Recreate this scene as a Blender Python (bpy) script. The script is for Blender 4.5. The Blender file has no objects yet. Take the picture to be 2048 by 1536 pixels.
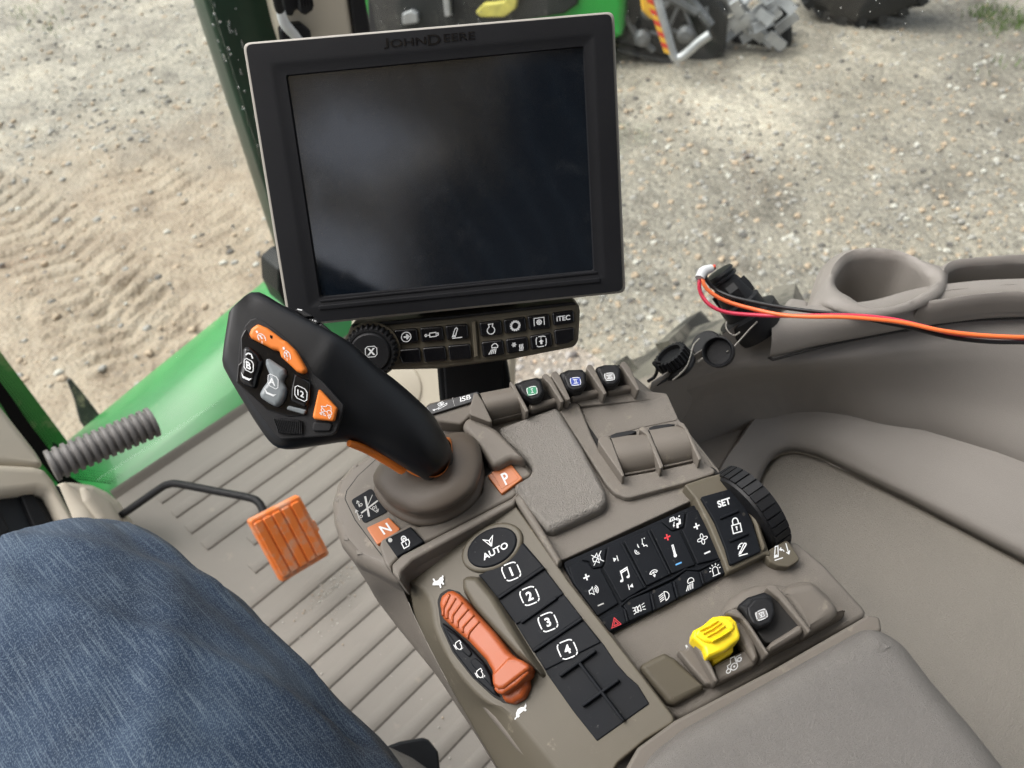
import bpy, math, random
import numpy as np
from mathutils import Vector, noise
from mathutils.geometry import delaunay_2d_cdt
random.seed(4)
# ------------------------------------------------------------------ camera, sky, sun, exposure
scn = bpy.context.scene
COL = scn.collection
CAMZ = 1.2
RX = np.array([0.690653, 0.550503, -0.468983])      # rows: world axes seen in camera axes
RY = np.array([-0.721966, 0.487192, -0.491334])
RZ = np.array([-0.041996, 0.677931, 0.733925])
FPX = 1540.0
cam = bpy.data.cameras.new('camera'); cob = bpy.data.objects.new('camera', cam); COL.objects.link(cob)
from mathutils import Matrix
cob.matrix_world = Matrix(((RX[0], RX[1], RX[2], 0), (RY[0], RY[1], RY[2], 0), (RZ[0], RZ[1], RZ[2], CAMZ), (0, 0, 0, 1)))
cam.sensor_width = 36.0; cam.lens = 36.0 * FPX / 2048.0
cam.clip_start = 0.01; cam.clip_end = 500
cam.dof.use_dof = True; cam.dof.focus_distance = 0.56; cam.dof.aperture_fstop = 9.0
scn.camera = cob
wd = bpy.data.worlds.new('World'); scn.world = wd; wd.use_nodes = True
wn = wd.node_tree.nodes; wl = wd.node_tree.links
sky = wn.new('ShaderNodeTexSky'); sky.sky_type = 'NISHITA'; sky.sun_disc = False
SUN_EL, SUN_AZ = math.radians(60), math.radians(-35)     # azimuth from +Y (vehicle front) towards +X
sky.sun_elevation = SUN_EL; sky.sun_rotation = SUN_AZ; sky.dust_density = 6.0; sky.ozone_density = 0.4; sky.air_density = 0.7
hs = wn.new('ShaderNodeHueSaturation'); hs.inputs['Saturation'].default_value = 0.35
wl.new(sky.outputs[0], hs.inputs['Color']); wl.new(hs.outputs[0], wn['Background'].inputs[0])
wn['Background'].inputs[1].default_value = 0.15
sl = bpy.data.lights.new('sun', 'SUN'); sl.energy = 1.3; sl.angle = math.radians(70); sl.color = (1, .97, .93)
so = bpy.data.objects.new('sun', sl); COL.objects.link(so)
sdir = Vector((math.sin(SUN_AZ) * math.cos(SUN_EL), math.cos(SUN_AZ) * math.cos(SUN_EL), math.sin(SUN_EL)))
so.rotation_euler = sdir.to_track_quat('Z', 'Y').to_euler()
scn.view_settings.view_transform = 'Standard'; scn.view_settings.look = 'None'
scn.view_settings.exposure = 0.92; scn.view_settings.gamma = 1.0
scn.cycles.use_denoising = True; scn.cycles.denoising_prefilter = 'NONE'; scn.cycles.max_bounces = 8; scn.cycles.transparent_max_bounces = 12
# ------------------------------------------------------------------ helpers
def V3(a): return Vector((float(a[0]), float(a[1]), float(a[2])))
CAM = Vector((0, 0, CAMZ))
def ray(p):
    c = np.array([(p[0] - 1024) / FPX, -(p[1] - 768) / FPX, -1.0])
    return Vector((float(RX @ c), float(RY @ c), float(RZ @ c)))
def W(x, y, t): return CAM + ray((x, y)) * t            # pixel of the photograph at camera depth t
def WZ(x, y, z):                                        # pixel on the level plane z
    d = ray((x, y)); return CAM + d * ((z - CAMZ) / d.z)
def WX(x, y, X):
    d = ray((x, y)); return CAM + d * (X / d.x)
def WY(x, y, Y):
    d = ray((x, y)); return CAM + d * (Y / d.y)
ZO = {1: (440, 560, .273438), 2: (660, 820, .273438), 3: (780, 1000, .292969), 4: (1080, 960, .322266), 5: (840, 580, .292969),
      6: (1280, 480, .375), 7: (0, 700, .371094), 8: (400, 0, .439453), 'b1': (0, 960, .390625), 'b2': (1100, 0, .462891),
      'b3': (0, 0, .625), 'b4': (640, 600, .273438), 'b5': (1100, 1080, .462891), 'b6': (600, 1080, .390625), 'b7': (500, 0, .273438),
      'b8': (1280, 500, .182284), 'd4': (0, 640, .260417)}
def Z(n, *pts):
    o = ZO[n]; r = []
    for p in pts:
        r.append((o[0] + p[0] * o[2], o[1] + p[1] * o[2]) + tuple(p[2:]))
    return r
def z1p(n, x, y): return Z(n, (x, y))[0]
class Plane:
    def __init__(s, o, n, u=None):
        s.o = Vector(o); s.n = Vector(n).normalized()
        u = Vector(u) if u is not None else Vector((1, 0, 0))
        s.u = (u - s.n * u.dot(s.n)).normalized(); s.v = s.n.cross(s.u)
    def S(s, x, y, h=0.0):
        d = ray((x, y)); o = s.o + s.n * h
        return CAM + d * ((o - CAM).dot(s.n) / d.dot(s.n))
    def loc(s, x, y, h=0.0):
        q = s.S(x, y, h) - s.o; return (q.dot(s.u), q.dot(s.v))
    def at(s, a, b, h=0.0): return s.o + s.u * a + s.v * b + s.n * h
    def up(s, h): return Plane(s.o + s.n * h, s.n, s.u)
def area2(P):
    return sum(P[i][0] * P[(i + 1) % len(P)][1] - P[(i + 1) % len(P)][0] * P[i][1] for i in range(len(P)))
def rounded(P, cr, seg=5):
    out = []; n = len(P)
    for i in range(n):
        p = Vector(P[i][:2]); a = Vector(P[i - 1][:2]) - p; b = Vector(P[(i + 1) % n][:2]) - p
        r = P[i][2] if len(P[i]) > 2 else cr
        la, lb = a.length, b.length
        if r <= 0 or la < 1e-9 or lb < 1e-9: out.append((p.x, p.y)); continue
        a /= la; b /= lb
        ang = math.acos(max(-1, min(1, a.dot(b))))
        if ang > 3.0: out.append((p.x, p.y)); continue
        t = min(r / math.tan(ang / 2), la * .48, lb * .48)
        p0, p1 = p + a * t, p + b * t
        for k in range(seg + 1):
            s = k / seg
            q = p0 * (1 - s) ** 2 + p * 2 * s * (1 - s) + p1 * s * s
            out.append((q.x, q.y))
    return out
def miters(P):
    A = np.array(P, float); a = A - np.roll(A, 1, 0); b = np.roll(A, -1, 0) - A
    la = np.linalg.norm(a, axis=1, keepdims=True); lb = np.linalg.norm(b, axis=1, keepdims=True)
    a = np.where(la > 1e-9, a, b); b = np.where(lb > 1e-9, b, a)
    na = np.stack([-a[:, 1], a[:, 0]], 1); nb = np.stack([-b[:, 1], b[:, 0]], 1)
    na /= np.linalg.norm(na, axis=1, keepdims=True) + 1e-12; nb /= np.linalg.norm(nb, axis=1, keepdims=True) + 1e-12
    m = na + nb; l = np.linalg.norm(m, axis=1, keepdims=True); m = np.where(l > 1e-6, m / np.maximum(l, 1e-9), na)
    return A, m / np.maximum(.45, (m * na).sum(1, keepdims=True))
def seglist_dist(Q, A):
    B = np.roll(A, -1, 0); d = B - A; l2 = (d * d).sum(1) + 1e-18
    t = np.clip(((Q[:, None] - A[None]) * d[None]).sum(2) / l2[None], 0, 1)
    return np.sqrt((((A[None] + d[None] * t[..., None]) - Q[:, None]) ** 2).sum(2)).min(1)
class Inset:     # offsets a polygon inwards in small steps; corners that would cross merge into a point
    def __init__(s, P, d):
        A = np.array(P, float); s.d = d; s.steps = [A]; s.N = 10
        if d <= 0: return
        Q = A.copy(); frozen = np.zeros(len(A), bool); ds = d / s.N
        for k in range(s.N):
            _, m = miters(Q); R = Q + m * ds * (~frozen)[:, None]
            for _ in range(4):
                e0 = np.roll(Q, -1, 0) - Q; e1 = np.roll(R, -1, 0) - R
                bad = (e0 * e1).sum(1) < 0
                if not bad.any(): break
                for a in np.where(bad)[0]:
                    c = (a + 1) % len(R); mid = (R[a] + R[c]) / 2; R[a] = mid; R[c] = mid
            g = seglist_dist(R, A) < (k + 1) * ds * .80
            frozen |= g; R[g] = Q[g]; Q = R; s.steps.append(Q.copy())
    def __call__(s, d):
        if d <= 0 or s.d <= 0:
            if d == 0: return [tuple(p) for p in s.steps[0]]
            A, m = miters(s.steps[0]); return [tuple(p) for p in A + m * d]
        t = min(s.N, d / s.d * s.N); k = min(s.N - 1, int(t)); f = t - k
        return [tuple(p) for p in s.steps[k] * (1 - f) + s.steps[k + 1] * f]
def inset(P, d): return Inset(P, 0)(d)
def cr1(p0, p1, p2, p3, t):
    return 0.5 * ((2 * p1) + (p2 - p0) * t + (2 * p0 - 5 * p1 + 4 * p2 - p3) * t * t + (3 * p1 - p0 - 3 * p2 + p3) * t ** 3)
def spline(P, n, closed=False):
    P = [Vector(p) for p in P]; m = len(P); out = []
    N = n if closed else n - 1
    segs = m if closed else m - 1
    L = [max(1e-9, (P[(i + 1) % m] - P[i]).length) for i in range(segs)]; T = sum(L)
    for k in range(n):
        s = k / N * T if N else 0; i = 0
        while i < segs - 1 and s > L[i]: s -= L[i]; i += 1
        t = min(1, s / L[i])
        g = (lambda j: P[j % m]) if closed else (lambda j: P[max(0, min(m - 1, j))])
        out.append(cr1(g(i - 1), g(i), g(i + 1), g(i + 2), t))
    return out
OFF = {}
class MB:
    def __init__(s): s.v = []; s.f = []; s.m = []; s.uv = {}
    def add(s, verts, faces, mi=0, uvs=None):
        o = len(s.v); s.v += [V3(q) for q in verts]
        for k, f in enumerate(faces):
            if uvs is not None: s.uv[len(s.f)] = [uvs[i] for i in f]
            s.f.append([i + o for i in f]); s.m.append(mi)
    def plate(s, pl, pts, h1, h0, r=.001, cr=.002, seg=3, mi=0, draft=0, wall=None, dome=0.0, local=False):
        P = [tuple(p) if local else pl.loc(p[0], p[1], h1) + tuple(p[2:]) for p in pts]
        P = rounded(P, cr)
        if area2(P) < 0: P = P[::-1]
        rings = []; I = Inset(P, r + .0004)
        rings.append((I(r + .0004), h1))
        if dome:
            for d in (.75, .5, .25): rings.append((inset(P, r + dome * 4 * d), h1 + dome * d * (2 - d) / 1.0 * .6))
        for k in range(seg + 1):
            a = k / seg * math.pi / 2
            rings.append((I(r * (1 - math.sin(a))), h1 - r * (1 - math.cos(a))))
        rings.append((inset(P, -draft) if draft else P, h0))
        n = len(P); vs = []; fs = []
        for R, h in rings: vs += [pl.at(a, b, h) for a, b in R]
        for k in range(len(rings) - 1):
            for i in range(n):
                j = (i + 1) % n; fs.append((k * n + i, (k + 1) * n + i, (k + 1) * n + j, k * n + j))
        nw = n * (1 if wall is not None else 0)
        if wall is None: s.add(vs, fs, mi)
        else:
            s.add(vs, fs[:-n], mi); s.add(vs, fs[-n:], wall)
        cap = rings[0][0]
        cv, _, cf, _, _, _ = delaunay_2d_cdt([Vector(p) for p in cap], [], [list(range(n))], 1, 1e-7)
        if cf: s.add([pl.at(q.x, q.y, rings[0][1]) for q in cv], [tuple(f) for f in cf], mi)
        return P
    def sheet(s, S, pts, h, mi=0):                     # printed patch
        s.add([S(p[0], p[1], h) for p in pts], [tuple(range(len(pts)))], mi)
    def stroke(s, S, pts, w, h=.0002, mi=1, closed=False):
        P = [Vector(p[:2]) for p in pts]; n = len(P)
        if n < 2: return
        Lf, Rt = [], []
        for i in range(n):
            a = P[i] - P[i - 1] if (i or closed) else P[1] - P[0]
            b = P[(i + 1) % n] - P[i] if (i < n - 1 or closed) else P[-1] - P[-2]
            if a.length < 1e-6: a = b
            if b.length < 1e-6: b = a
            na = Vector((-a.y, a.x)).normalized(); nb = Vector((-b.y, b.x)).normalized(); m = na + nb
            if m.length < 1e-6: m = na
            m.normalize(); k = w / 2 / max(.5, m.dot(na))
            Lf.append(P[i] + m * k); Rt.append(P[i] - m * k)
        vs = [S(q.x, q.y, h) for q in Lf] + [S(q.x, q.y, h) for q in Rt]
        N = n if closed else n - 1
        s.add(vs, [(i, (i + 1) % n, n + (i + 1) % n, n + i) for i in range(N)], mi)
    def icon(s, S, c, r, u, strokes, w=2.2, h=.0002, mi=1):
        for st in strokes:
            pts, cl = st[0], (st[1] if len(st) > 1 else False)
            q = [(c[0] + r[0] * x + u[0] * y, c[1] + r[1] * x + u[1] * y) for x, y in pts]
            if cl == 'fill': s.sheet(S, q, h, mi)
            else: s.stroke(S, q, (st[2] if len(st) > 2 else w), h, mi, bool(cl))
    def text(s, S, txt, c, r, u, h=.0002, mi=1, bold=.0, wide=1.0):
        vs, fs = textmesh(txt, bold)
        if not vs: return
        xs = [a for a, b in vs]; x0 = (min(xs) + max(xs)) / 2; ys = [b for a, b in vs]; y0 = (min(ys) + max(ys)) / 2; H = max(.5, max(ys) - min(ys))
        q = []
        for a, b in vs:
            X = (a - x0) / H * wide; Y = (b - y0) / H
            q.append(S(c[0] + r[0] * X + u[0] * Y, c[1] + r[1] * X + u[1] * Y, h))
        s.add(q, fs, mi)
    def loft(s, curves, nu, nv, mi=0, closed_u=False, closed_v=False, flip=False, uvscale=None, cap0=False, cap1=False, resample=True):
        R = [spline(c, nu, closed_u) for c in curves] if resample else [[Vector(p) for p in c] for c in curves]
        nu = len(R[0])
        cols = [spline([r[i] for r in R], nv, closed_v) for i in range(nu)] if nv else None
        rows = [[cols[i][j] for i in range(nu)] for j in range(nv)] if nv else R
        nv = len(rows); vs = [p for r in rows for p in r]; fs = []
        for j in range(nv if closed_v else nv - 1):
            for i in range(nu if closed_u else nu - 1):
                a = j * nu + i; b = j * nu + (i + 1) % nu; c = ((j + 1) % nv) * nu + (i + 1) % nu; d = ((j + 1) % nv) * nu + i
                fs.append((a, d, c, b) if flip else (a, b, c, d))
        uvs = None
        if uvscale:
            uvs = []
            for j in range(nv):
                for i in range(nu): uvs.append((i / (nu - 1) * uvscale[0], j / (nv - 1) * uvscale[1]))
        s.add(vs, fs, mi, uvs)
        if cap0: s.add(rows[0], [tuple(range(nu))], mi)
        if cap1: s.add(rows[-1], [tuple(range(nu))], mi)
        return rows
    def tube(s, path, rad, seg=10, mi=0, n=None, caps=True):
        P = spline(path, n) if n else [Vector(p) for p in path]
        m = len(P); rd = rad if isinstance(rad, (list, tuple)) else [rad] * m
        if len(rd) != m: rd = [float(np.interp(i / (m - 1), np.linspace(0, 1, len(rd)), rd)) for i in range(m)]
        t0 = (P[1] - P[0]).normalized(); x = t0.orthogonal().normalized(); vs = []; fs = []
        for i in range(m):
            t = (P[min(m - 1, i + 1)] - P[max(0, i - 1)])
            if t.length < 1e-9: t = t0
            t.normalize(); x = (x - t * x.dot(t)).normalized(); y = t.cross(x)
            for k in range(seg):
                a = 2 * math.pi * k / seg; vs.append(P[i] + (x * math.cos(a) + y * math.sin(a)) * rd[i])
        for i in range(m - 1):
            for k in range(seg):
                k2 = (k + 1) % seg; fs.append((i * seg + k, i * seg + k2, (i + 1) * seg + k2, (i + 1) * seg + k))
        if caps: fs += [tuple(range(seg))[::-1], tuple((m - 1) * seg + k for k in range(seg))]
        s.add(vs, fs, mi)
    def lathe(s, o, ax, prof, seg=32, mi=0, ripple=None, caps=True, x0=None):   # prof: (along, radius)
        ax = Vector(ax).normalized(); x = Vector(x0) if x0 is not None else ax.orthogonal()
        x = (x - ax * x.dot(ax)).normalized(); y = ax.cross(x); vs = []; fs = []
        for pr in prof:
            a, r = pr[0], pr[1]
            for k in range(seg):
                th = 2 * math.pi * k / seg; rr = r
                if ripple and len(pr) > 2: rr = r + ripple(k, pr[2])
                vs.append(o + ax * a + (x * math.cos(th) + y * math.sin(th)) * rr)
        for i in range(len(prof) - 1):
            for k in range(seg):
                k2 = (k + 1) % seg; fs.append((i * seg + k, i * seg + k2, (i + 1) * seg + k2, (i + 1) * seg + k))
        if caps: fs += [tuple(range(seg))[::-1], tuple((len(prof) - 1) * seg + k for k in range(seg))]
        s.add(vs, fs, mi)
    def box(s, o, ex, ey, ez, mi=0):
        c = [o + ex * a + ey * b + ez * d for a, b, d in ((-1, -1, -1), (1, -1, -1), (1, 1, -1), (-1, 1, -1), (-1, -1, 1), (1, -1, 1), (1, 1, 1), (-1, 1, 1))]
        s.add(c, [(0, 3, 2, 1), (4, 5, 6, 7), (0, 1, 5, 4), (1, 2, 6, 5), (2, 3, 7, 6), (3, 0, 4, 7)], mi)
    def bar(s, p, q, w, t, up=Vector((0, 0, 1)), mi=0):
        d = (q - p); L = d.length; d.normalize(); y = (up - d * up.dot(d)).normalized(); x = d.cross(y)
        s.box((p + q) / 2, d * L / 2, x * w / 2, y * t / 2, mi)
    def build(s, name, mats, parent=None, angle=32, merge=False, flat=False):
        off = OFF.get(parent.name, Vector((0, 0, 0))) if parent else Vector((0, 0, 0))
        me = bpy.data.meshes.new(name)
        if not isinstance(mats, (list, tuple)): mats = [mats]
        me.from_pydata([tuple(p - off) for p in s.v], [], s.f)
        for m in mats: me.materials.append(m)
        me.polygons.foreach_set('material_index', [min(i, len(mats) - 1) for i in s.m])
        me.polygons.foreach_set('use_smooth', [not flat] * len(s.f))
        if s.uv:
            L = me.uv_layers.new(name='UVMap')
            for fi, uv in s.uv.items():
                for k, li in enumerate(me.polygons[fi].loop_indices): L.data[li].uv = uv[k]
        me.validate(); me.update()
        if not flat: me.set_sharp_from_angle(angle=math.radians(angle))
        o = bpy.data.objects.new(name, me); COL.objects.link(o)
        if parent: o.parent = parent
        OFF[o.name] = off
        return o
_txt = {}
def textmesh(t, bold):
    k = (t, bold)
    if k in _txt: return _txt[k]
    cu = bpy.data.curves.new('lettering', 'FONT'); cu.body = t; cu.offset = bold; cu.resolution_u = 4
    ob = bpy.data.objects.new('lettering', cu); COL.objects.link(ob)
    bpy.context.view_layer.update()
    me = ob.evaluated_get(bpy.context.evaluated_depsgraph_get()).to_mesh()
    r = ([(v.co.x, v.co.y) for v in me.vertices], [tuple(p.vertices) for p in me.polygons])
    ob.evaluated_get(bpy.context.evaluated_depsgraph_get()).to_mesh_clear()
    bpy.data.objects.remove(ob); bpy.data.curves.remove(cu)
    _txt[k] = r; return r
def tag(o, label=None, cat=None, group=None, kind=None):
    if label: o['label'] = label
    if cat: o['category'] = cat
    if group: o['group'] = group
    if kind: o['kind'] = kind
    return o
def thing(name, loc, label, cat, group=None):
    o = bpy.data.objects.new(name, None); o.empty_display_size = .05; COL.objects.link(o); o.location = loc
    OFF[o.name] = Vector(loc); return tag(o, label, cat, group)
# ------------------------------------------------------------------ materials
def mat(name, col, rough=.5, bump=None, var=None, spec=.5, metal=0., coat=0., bump2=None, stretch=None, dirt=None, sheen=0.):
    m = bpy.data.materials.new(name); m.use_nodes = True; N = m.node_tree.nodes; L = m.node_tree.links
    b = N['Principled BSDF']; b.inputs['Base Color'].default_value = (*col, 1); b.inputs['Roughness'].default_value = rough
    b.inputs['Specular IOR Level'].default_value = spec; b.inputs['Metallic'].default_value = metal; b.inputs['Coat Weight'].default_value = coat
    if sheen: b.inputs['Sheen Weight'].default_value = sheen
    tc = N.new('ShaderNodeTexCoord'); src = tc.outputs['Object']
    if stretch:
        mp = N.new('ShaderNodeMapping'); mp.inputs['Scale'].default_value = stretch; L.new(src, mp.inputs[0]); src = mp.outputs[0]
    last = None
    for bp in (bump, bump2):
        if not bp: continue
        kind = bp[2] if len(bp) > 2 else 'noise'
        if kind == 'noise':
            t = N.new('ShaderNodeTexNoise'); t.inputs['Scale'].default_value = bp[0]; t.inputs['Detail'].default_value = 3; o = t.outputs[0]
        else:
            ds = N.new('ShaderNodeTexNoise'); ds.inputs['Scale'].default_value = bp[0] * .6; ds.inputs['Detail'].default_value = 2
            mx = N.new('ShaderNodeMixRGB'); mx.inputs[0].default_value = .012 if kind == 'leather' else .004
            L.new(src, ds.inputs['Vector']); L.new(src, mx.inputs[1]); L.new(ds.outputs['Color'], mx.inputs[2])
            t = N.new('ShaderNodeTexVoronoi'); t.feature = 'SMOOTH_F1' if kind == 'leather' else 'F1'; t.inputs['Scale'].default_value = bp[0]; L.new(mx.outputs[0], t.inputs['Vector']); o = t.outputs['Distance']
        if kind == 'noise': L.new(src, t.inputs['Vector'])
        bn = N.new('ShaderNodeBump'); bn.inputs['Strength'].default_value = bp[1]; bn.inputs['Distance'].default_value = .001 if kind != 'leather' else .002
        if kind == 'leather': bn.invert = True
        L.new(o, bn.inputs['Height'])
        if last: L.new(last.outputs[0], bn.inputs['Normal'])
        last = bn
    if last: L.new(last.outputs[0], b.inputs['Normal'])
    cs = None
    if var:      # (scale, amount) mottling
        t = N.new('ShaderNodeTexNoise'); t.inputs['Scale'].default_value = var[0]; t.inputs['Detail'].default_value = 6; L.new(src, t.inputs['Vector'])
        r = N.new('ShaderNodeValToRGB'); a = var[1]
        r.color_ramp.elements[0].position = .3; r.color_ramp.elements[1].position = .7
        r.color_ramp.elements[0].color = (*[c * (1 - a) for c in col], 1); r.color_ramp.elements[1].color = (*[min(1, c * (1 + a)) for c in col], 1)
        L.new(t.outputs[0], r.inputs[0]); cs = r.outputs[0]
        rr = N.new('ShaderNodeMapRange'); rr.inputs['To Min'].default_value = max(.03, rough - .1); rr.inputs['To Max'].default_value = min(1, rough + .1)
        L.new(t.outputs[0], rr.inputs[0]); L.new(rr.outputs[0], b.inputs['Roughness'])
    if dirt:     # (scale, threshold, colour, amount) dusty specks and patches
        t = N.new('ShaderNodeTexNoise'); t.inputs['Scale'].default_value = dirt[0]; t.inputs['Detail'].default_value = 8; t.inputs['Roughness'].default_value = .7; L.new(src, t.inputs['Vector'])
        r = N.new('ShaderNodeValToRGB'); r.color_ramp.elements[0].position = dirt[1]; r.color_ramp.elements[1].position = dirt[1] + .12
        r.color_ramp.elements[0].color = (0, 0, 0, 1); r.color_ramp.elements[1].color = (dirt[3],) * 3 + (1,)
        L.new(t.outputs[0], r.inputs[0]); mx = N.new('ShaderNodeMixRGB'); L.new(r.outputs[0], mx.inputs[0]); mx.inputs[2].default_value = (*dirt[2], 1)
        if cs: L.new(cs, mx.inputs[1])
        else: mx.inputs[1].default_value = (*col, 1)
        cs = mx.outputs[0]
    if cs: L.new(cs, b.inputs['Base Color'])
    return m
DUST = (.42, .37, .29)
M = {}
M['taupe'] = mat('taupe_plastic', (.138, .123, .105), .47, (2600, .18), (9, .10), spec=.28, dirt=(60, .60, DUST, .30))
M['taupe_grain'] = mat('grained_taupe_plastic', (.146, .132, .114), .54, (1700, .45), (8, .10), spec=.28, dirt=(45, .60, DUST, .28))
M['olive'] = mat('olive_taupe_plastic', (.092, .081, .060), .42, (3000, .08), (10, .10), spec=.22, dirt=(70, .61, DUST, .28))
M['leather'] = mat('grained_leather_pad', (.170, .158, .141), .46, (640, .55, 'leather'), (12, .07), bump2=(1800, .12))
M['arm_leather'] = mat('armrest_vinyl', (.152, .143, .131), .40, (900, .5, 'leather'), (14, .08), bump2=(2200, .15))
M['vinyl'] = mat('beige_vinyl', (.205, .188, .16), .45, (620, .42, 'leather'), (7, .05), bump2=(1500, .1))
M['fender'] = mat('fender_plastic', (.215, .198, .178), .52, (1500, .25), (5, .06))
M['rubber_boot'] = mat('taupe_rubber', (.088, .071, .055), .55, (900, .1), (18, .1), dirt=(90, .68, DUST, .3))
M['beige'] = mat('pale_beige_plastic', (.46, .415, .335), .5, (1200, .08), (5, .05))
M['black_soft'] = mat('soft_touch_black', (.0055, .0063, .0078), .40, (2400, .1), (20, .15), spec=.4, dirt=(120, .7, (.12, .12, .12), .25))
M['black_key'] = mat('black_rubber_keys', (.0055, .0068, .0092), .55, (2600, .12), (30, .18), spec=.13, dirt=(210, .64, (.26, .26, .24), .35))
M['black_gloss'] = mat('gloss_black', (.005, .005, .006), .16, None, (40, .1), spec=.5)
M['black_plastic'] = mat('black_plastic', (.008, .0083, .0095), .5, (1800, .2), (20, .12), spec=.3)
M['seam'] = mat('dark_seam', (.012, .011, .010), .8)
M['bezel'] = mat('charcoal_bezel', (.0085, .009, .0108), .55, (2200, .15), (12, .1), spec=.2, dirt=(80, .71, (.1, .1, .1), .3))
M['silver'] = mat('warm_grey_trim', (.28, .265, .235), .45, (2000, .06))
M['white'] = mat('white_print', (.66, .68, .69), .5)
M['grey_print'] = mat('grey_print', (.38, .38, .37), .5)
M['red_print'] = mat('red_print', (.55, .03, .04), .45)
M['blue_print'] = mat('blue_print', (.10, .32, .62), .45)
M['orange'] = mat('orange_plastic', (.66, .175, .02), .45, (1500, .06), (25, .05), dirt=(70, .70, (.2, .12, .06), .3))
M['orange_lever'] = mat('orange_throttle_plastic', (.32, .066, .012), .46, (2000, .07), (25, .06), dirt=(80, .70, (.25, .12, .06), .3))
M['orange_key'] = mat('orange_key', (.43, .125, .032), .38, (1500, .05), (25, .08))
M['yellow'] = mat('yellow_plastic', (.83, .62, .012), .4, (1200, .06), (30, .05), dirt=(110, .66, (.25, .19, .02), .5))
M['grey_key'] = mat('grey_key', (.17, .19, .20), .3, None, (30, .06))
M['green_tag'] = mat('green_badge', (.02, .21, .10), .35); M['blue_tag'] = mat('blue_badge', (.02, .05, .30), .35); M['grey_tag'] = mat('grey_badge', (.17, .165, .16), .35)
# ------------------------------------------------------------------ planes of the cab furniture
BW = (.967, -.25, 0)
PC = Plane(WZ(1150, 1000, .72), (-.08, -.05, 1), BW)
PL = Plane(PC.S(1210, 1235), (-.34, .02, .94), BW)
PJ = Plane(PC.S(990, 1010, -.006), (-.15, -.02, .98), BW)
PK = Plane(PC.S(1122, 1124, -.002), (-.115, -.15, .98), BW)
PT = Plane(PC.S(1260, 1290, -.014), (-.10, -.10, .985), BW)
PF = Plane(PC.S(1100, 800, .004), (-.14, -.22, .97), BW)
PM = Plane(W(885, 345, .567), (-.586, -.632, .508), (.742, -.670, .022))
PD = PM.up(-.012)
# ------------------------------------------------------------------ icon shapes (strokes in a -1..1 square)
def arc(cx, cy, r, a0, a1, n=12, ry=None):
    ry = r if ry is None else ry
    return [(cx + r * math.cos(math.radians(a0 + (a1 - a0) * k / n)), cy + ry * math.sin(math.radians(a0 + (a1 - a0) * k / n))) for k in range(n + 1)]
def circ(cx, cy, r, n=16, ry=None): return arc(cx, cy, r, 0, 360 * (n - 1) / n, n - 1, ry)
def gear(cx, cy, r, t=10, d=.2):
    P = []
    for k in range(t):
        for a, q in ((-.3, 1), (-.15, 1 + d), (.15, 1 + d), (.3, 1)):
            th = 2 * math.pi * (k + a * 1.0) / t; P.append((cx + r * q * math.cos(th), cy + r * q * math.sin(th)))
    return P
def tick_ring(s=1.0):   # softly squared ring with small gaps, as around the numbered keys
    r = []
    for a0, a1 in ((-30, 28), (40, 118), (130, 208), (220, 298), (306, 326)):
        pts = []
        for k in range(9):
            a = math.radians(a0 + (a1 - a0) * k / 8); c, sn = math.cos(a), math.sin(a)
            m = (abs(c) ** 4 + abs(sn) ** 4) ** (-.25) * s; pts.append((c * m, sn * m))
        r.append((pts,))
    return r
SQ = [([(-.6, -1), (.6, -1), (1, -.6), (1, .6), (.6, 1), (-.6, 1), (-1, .6), (-1, -.6)], 1)]
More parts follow.
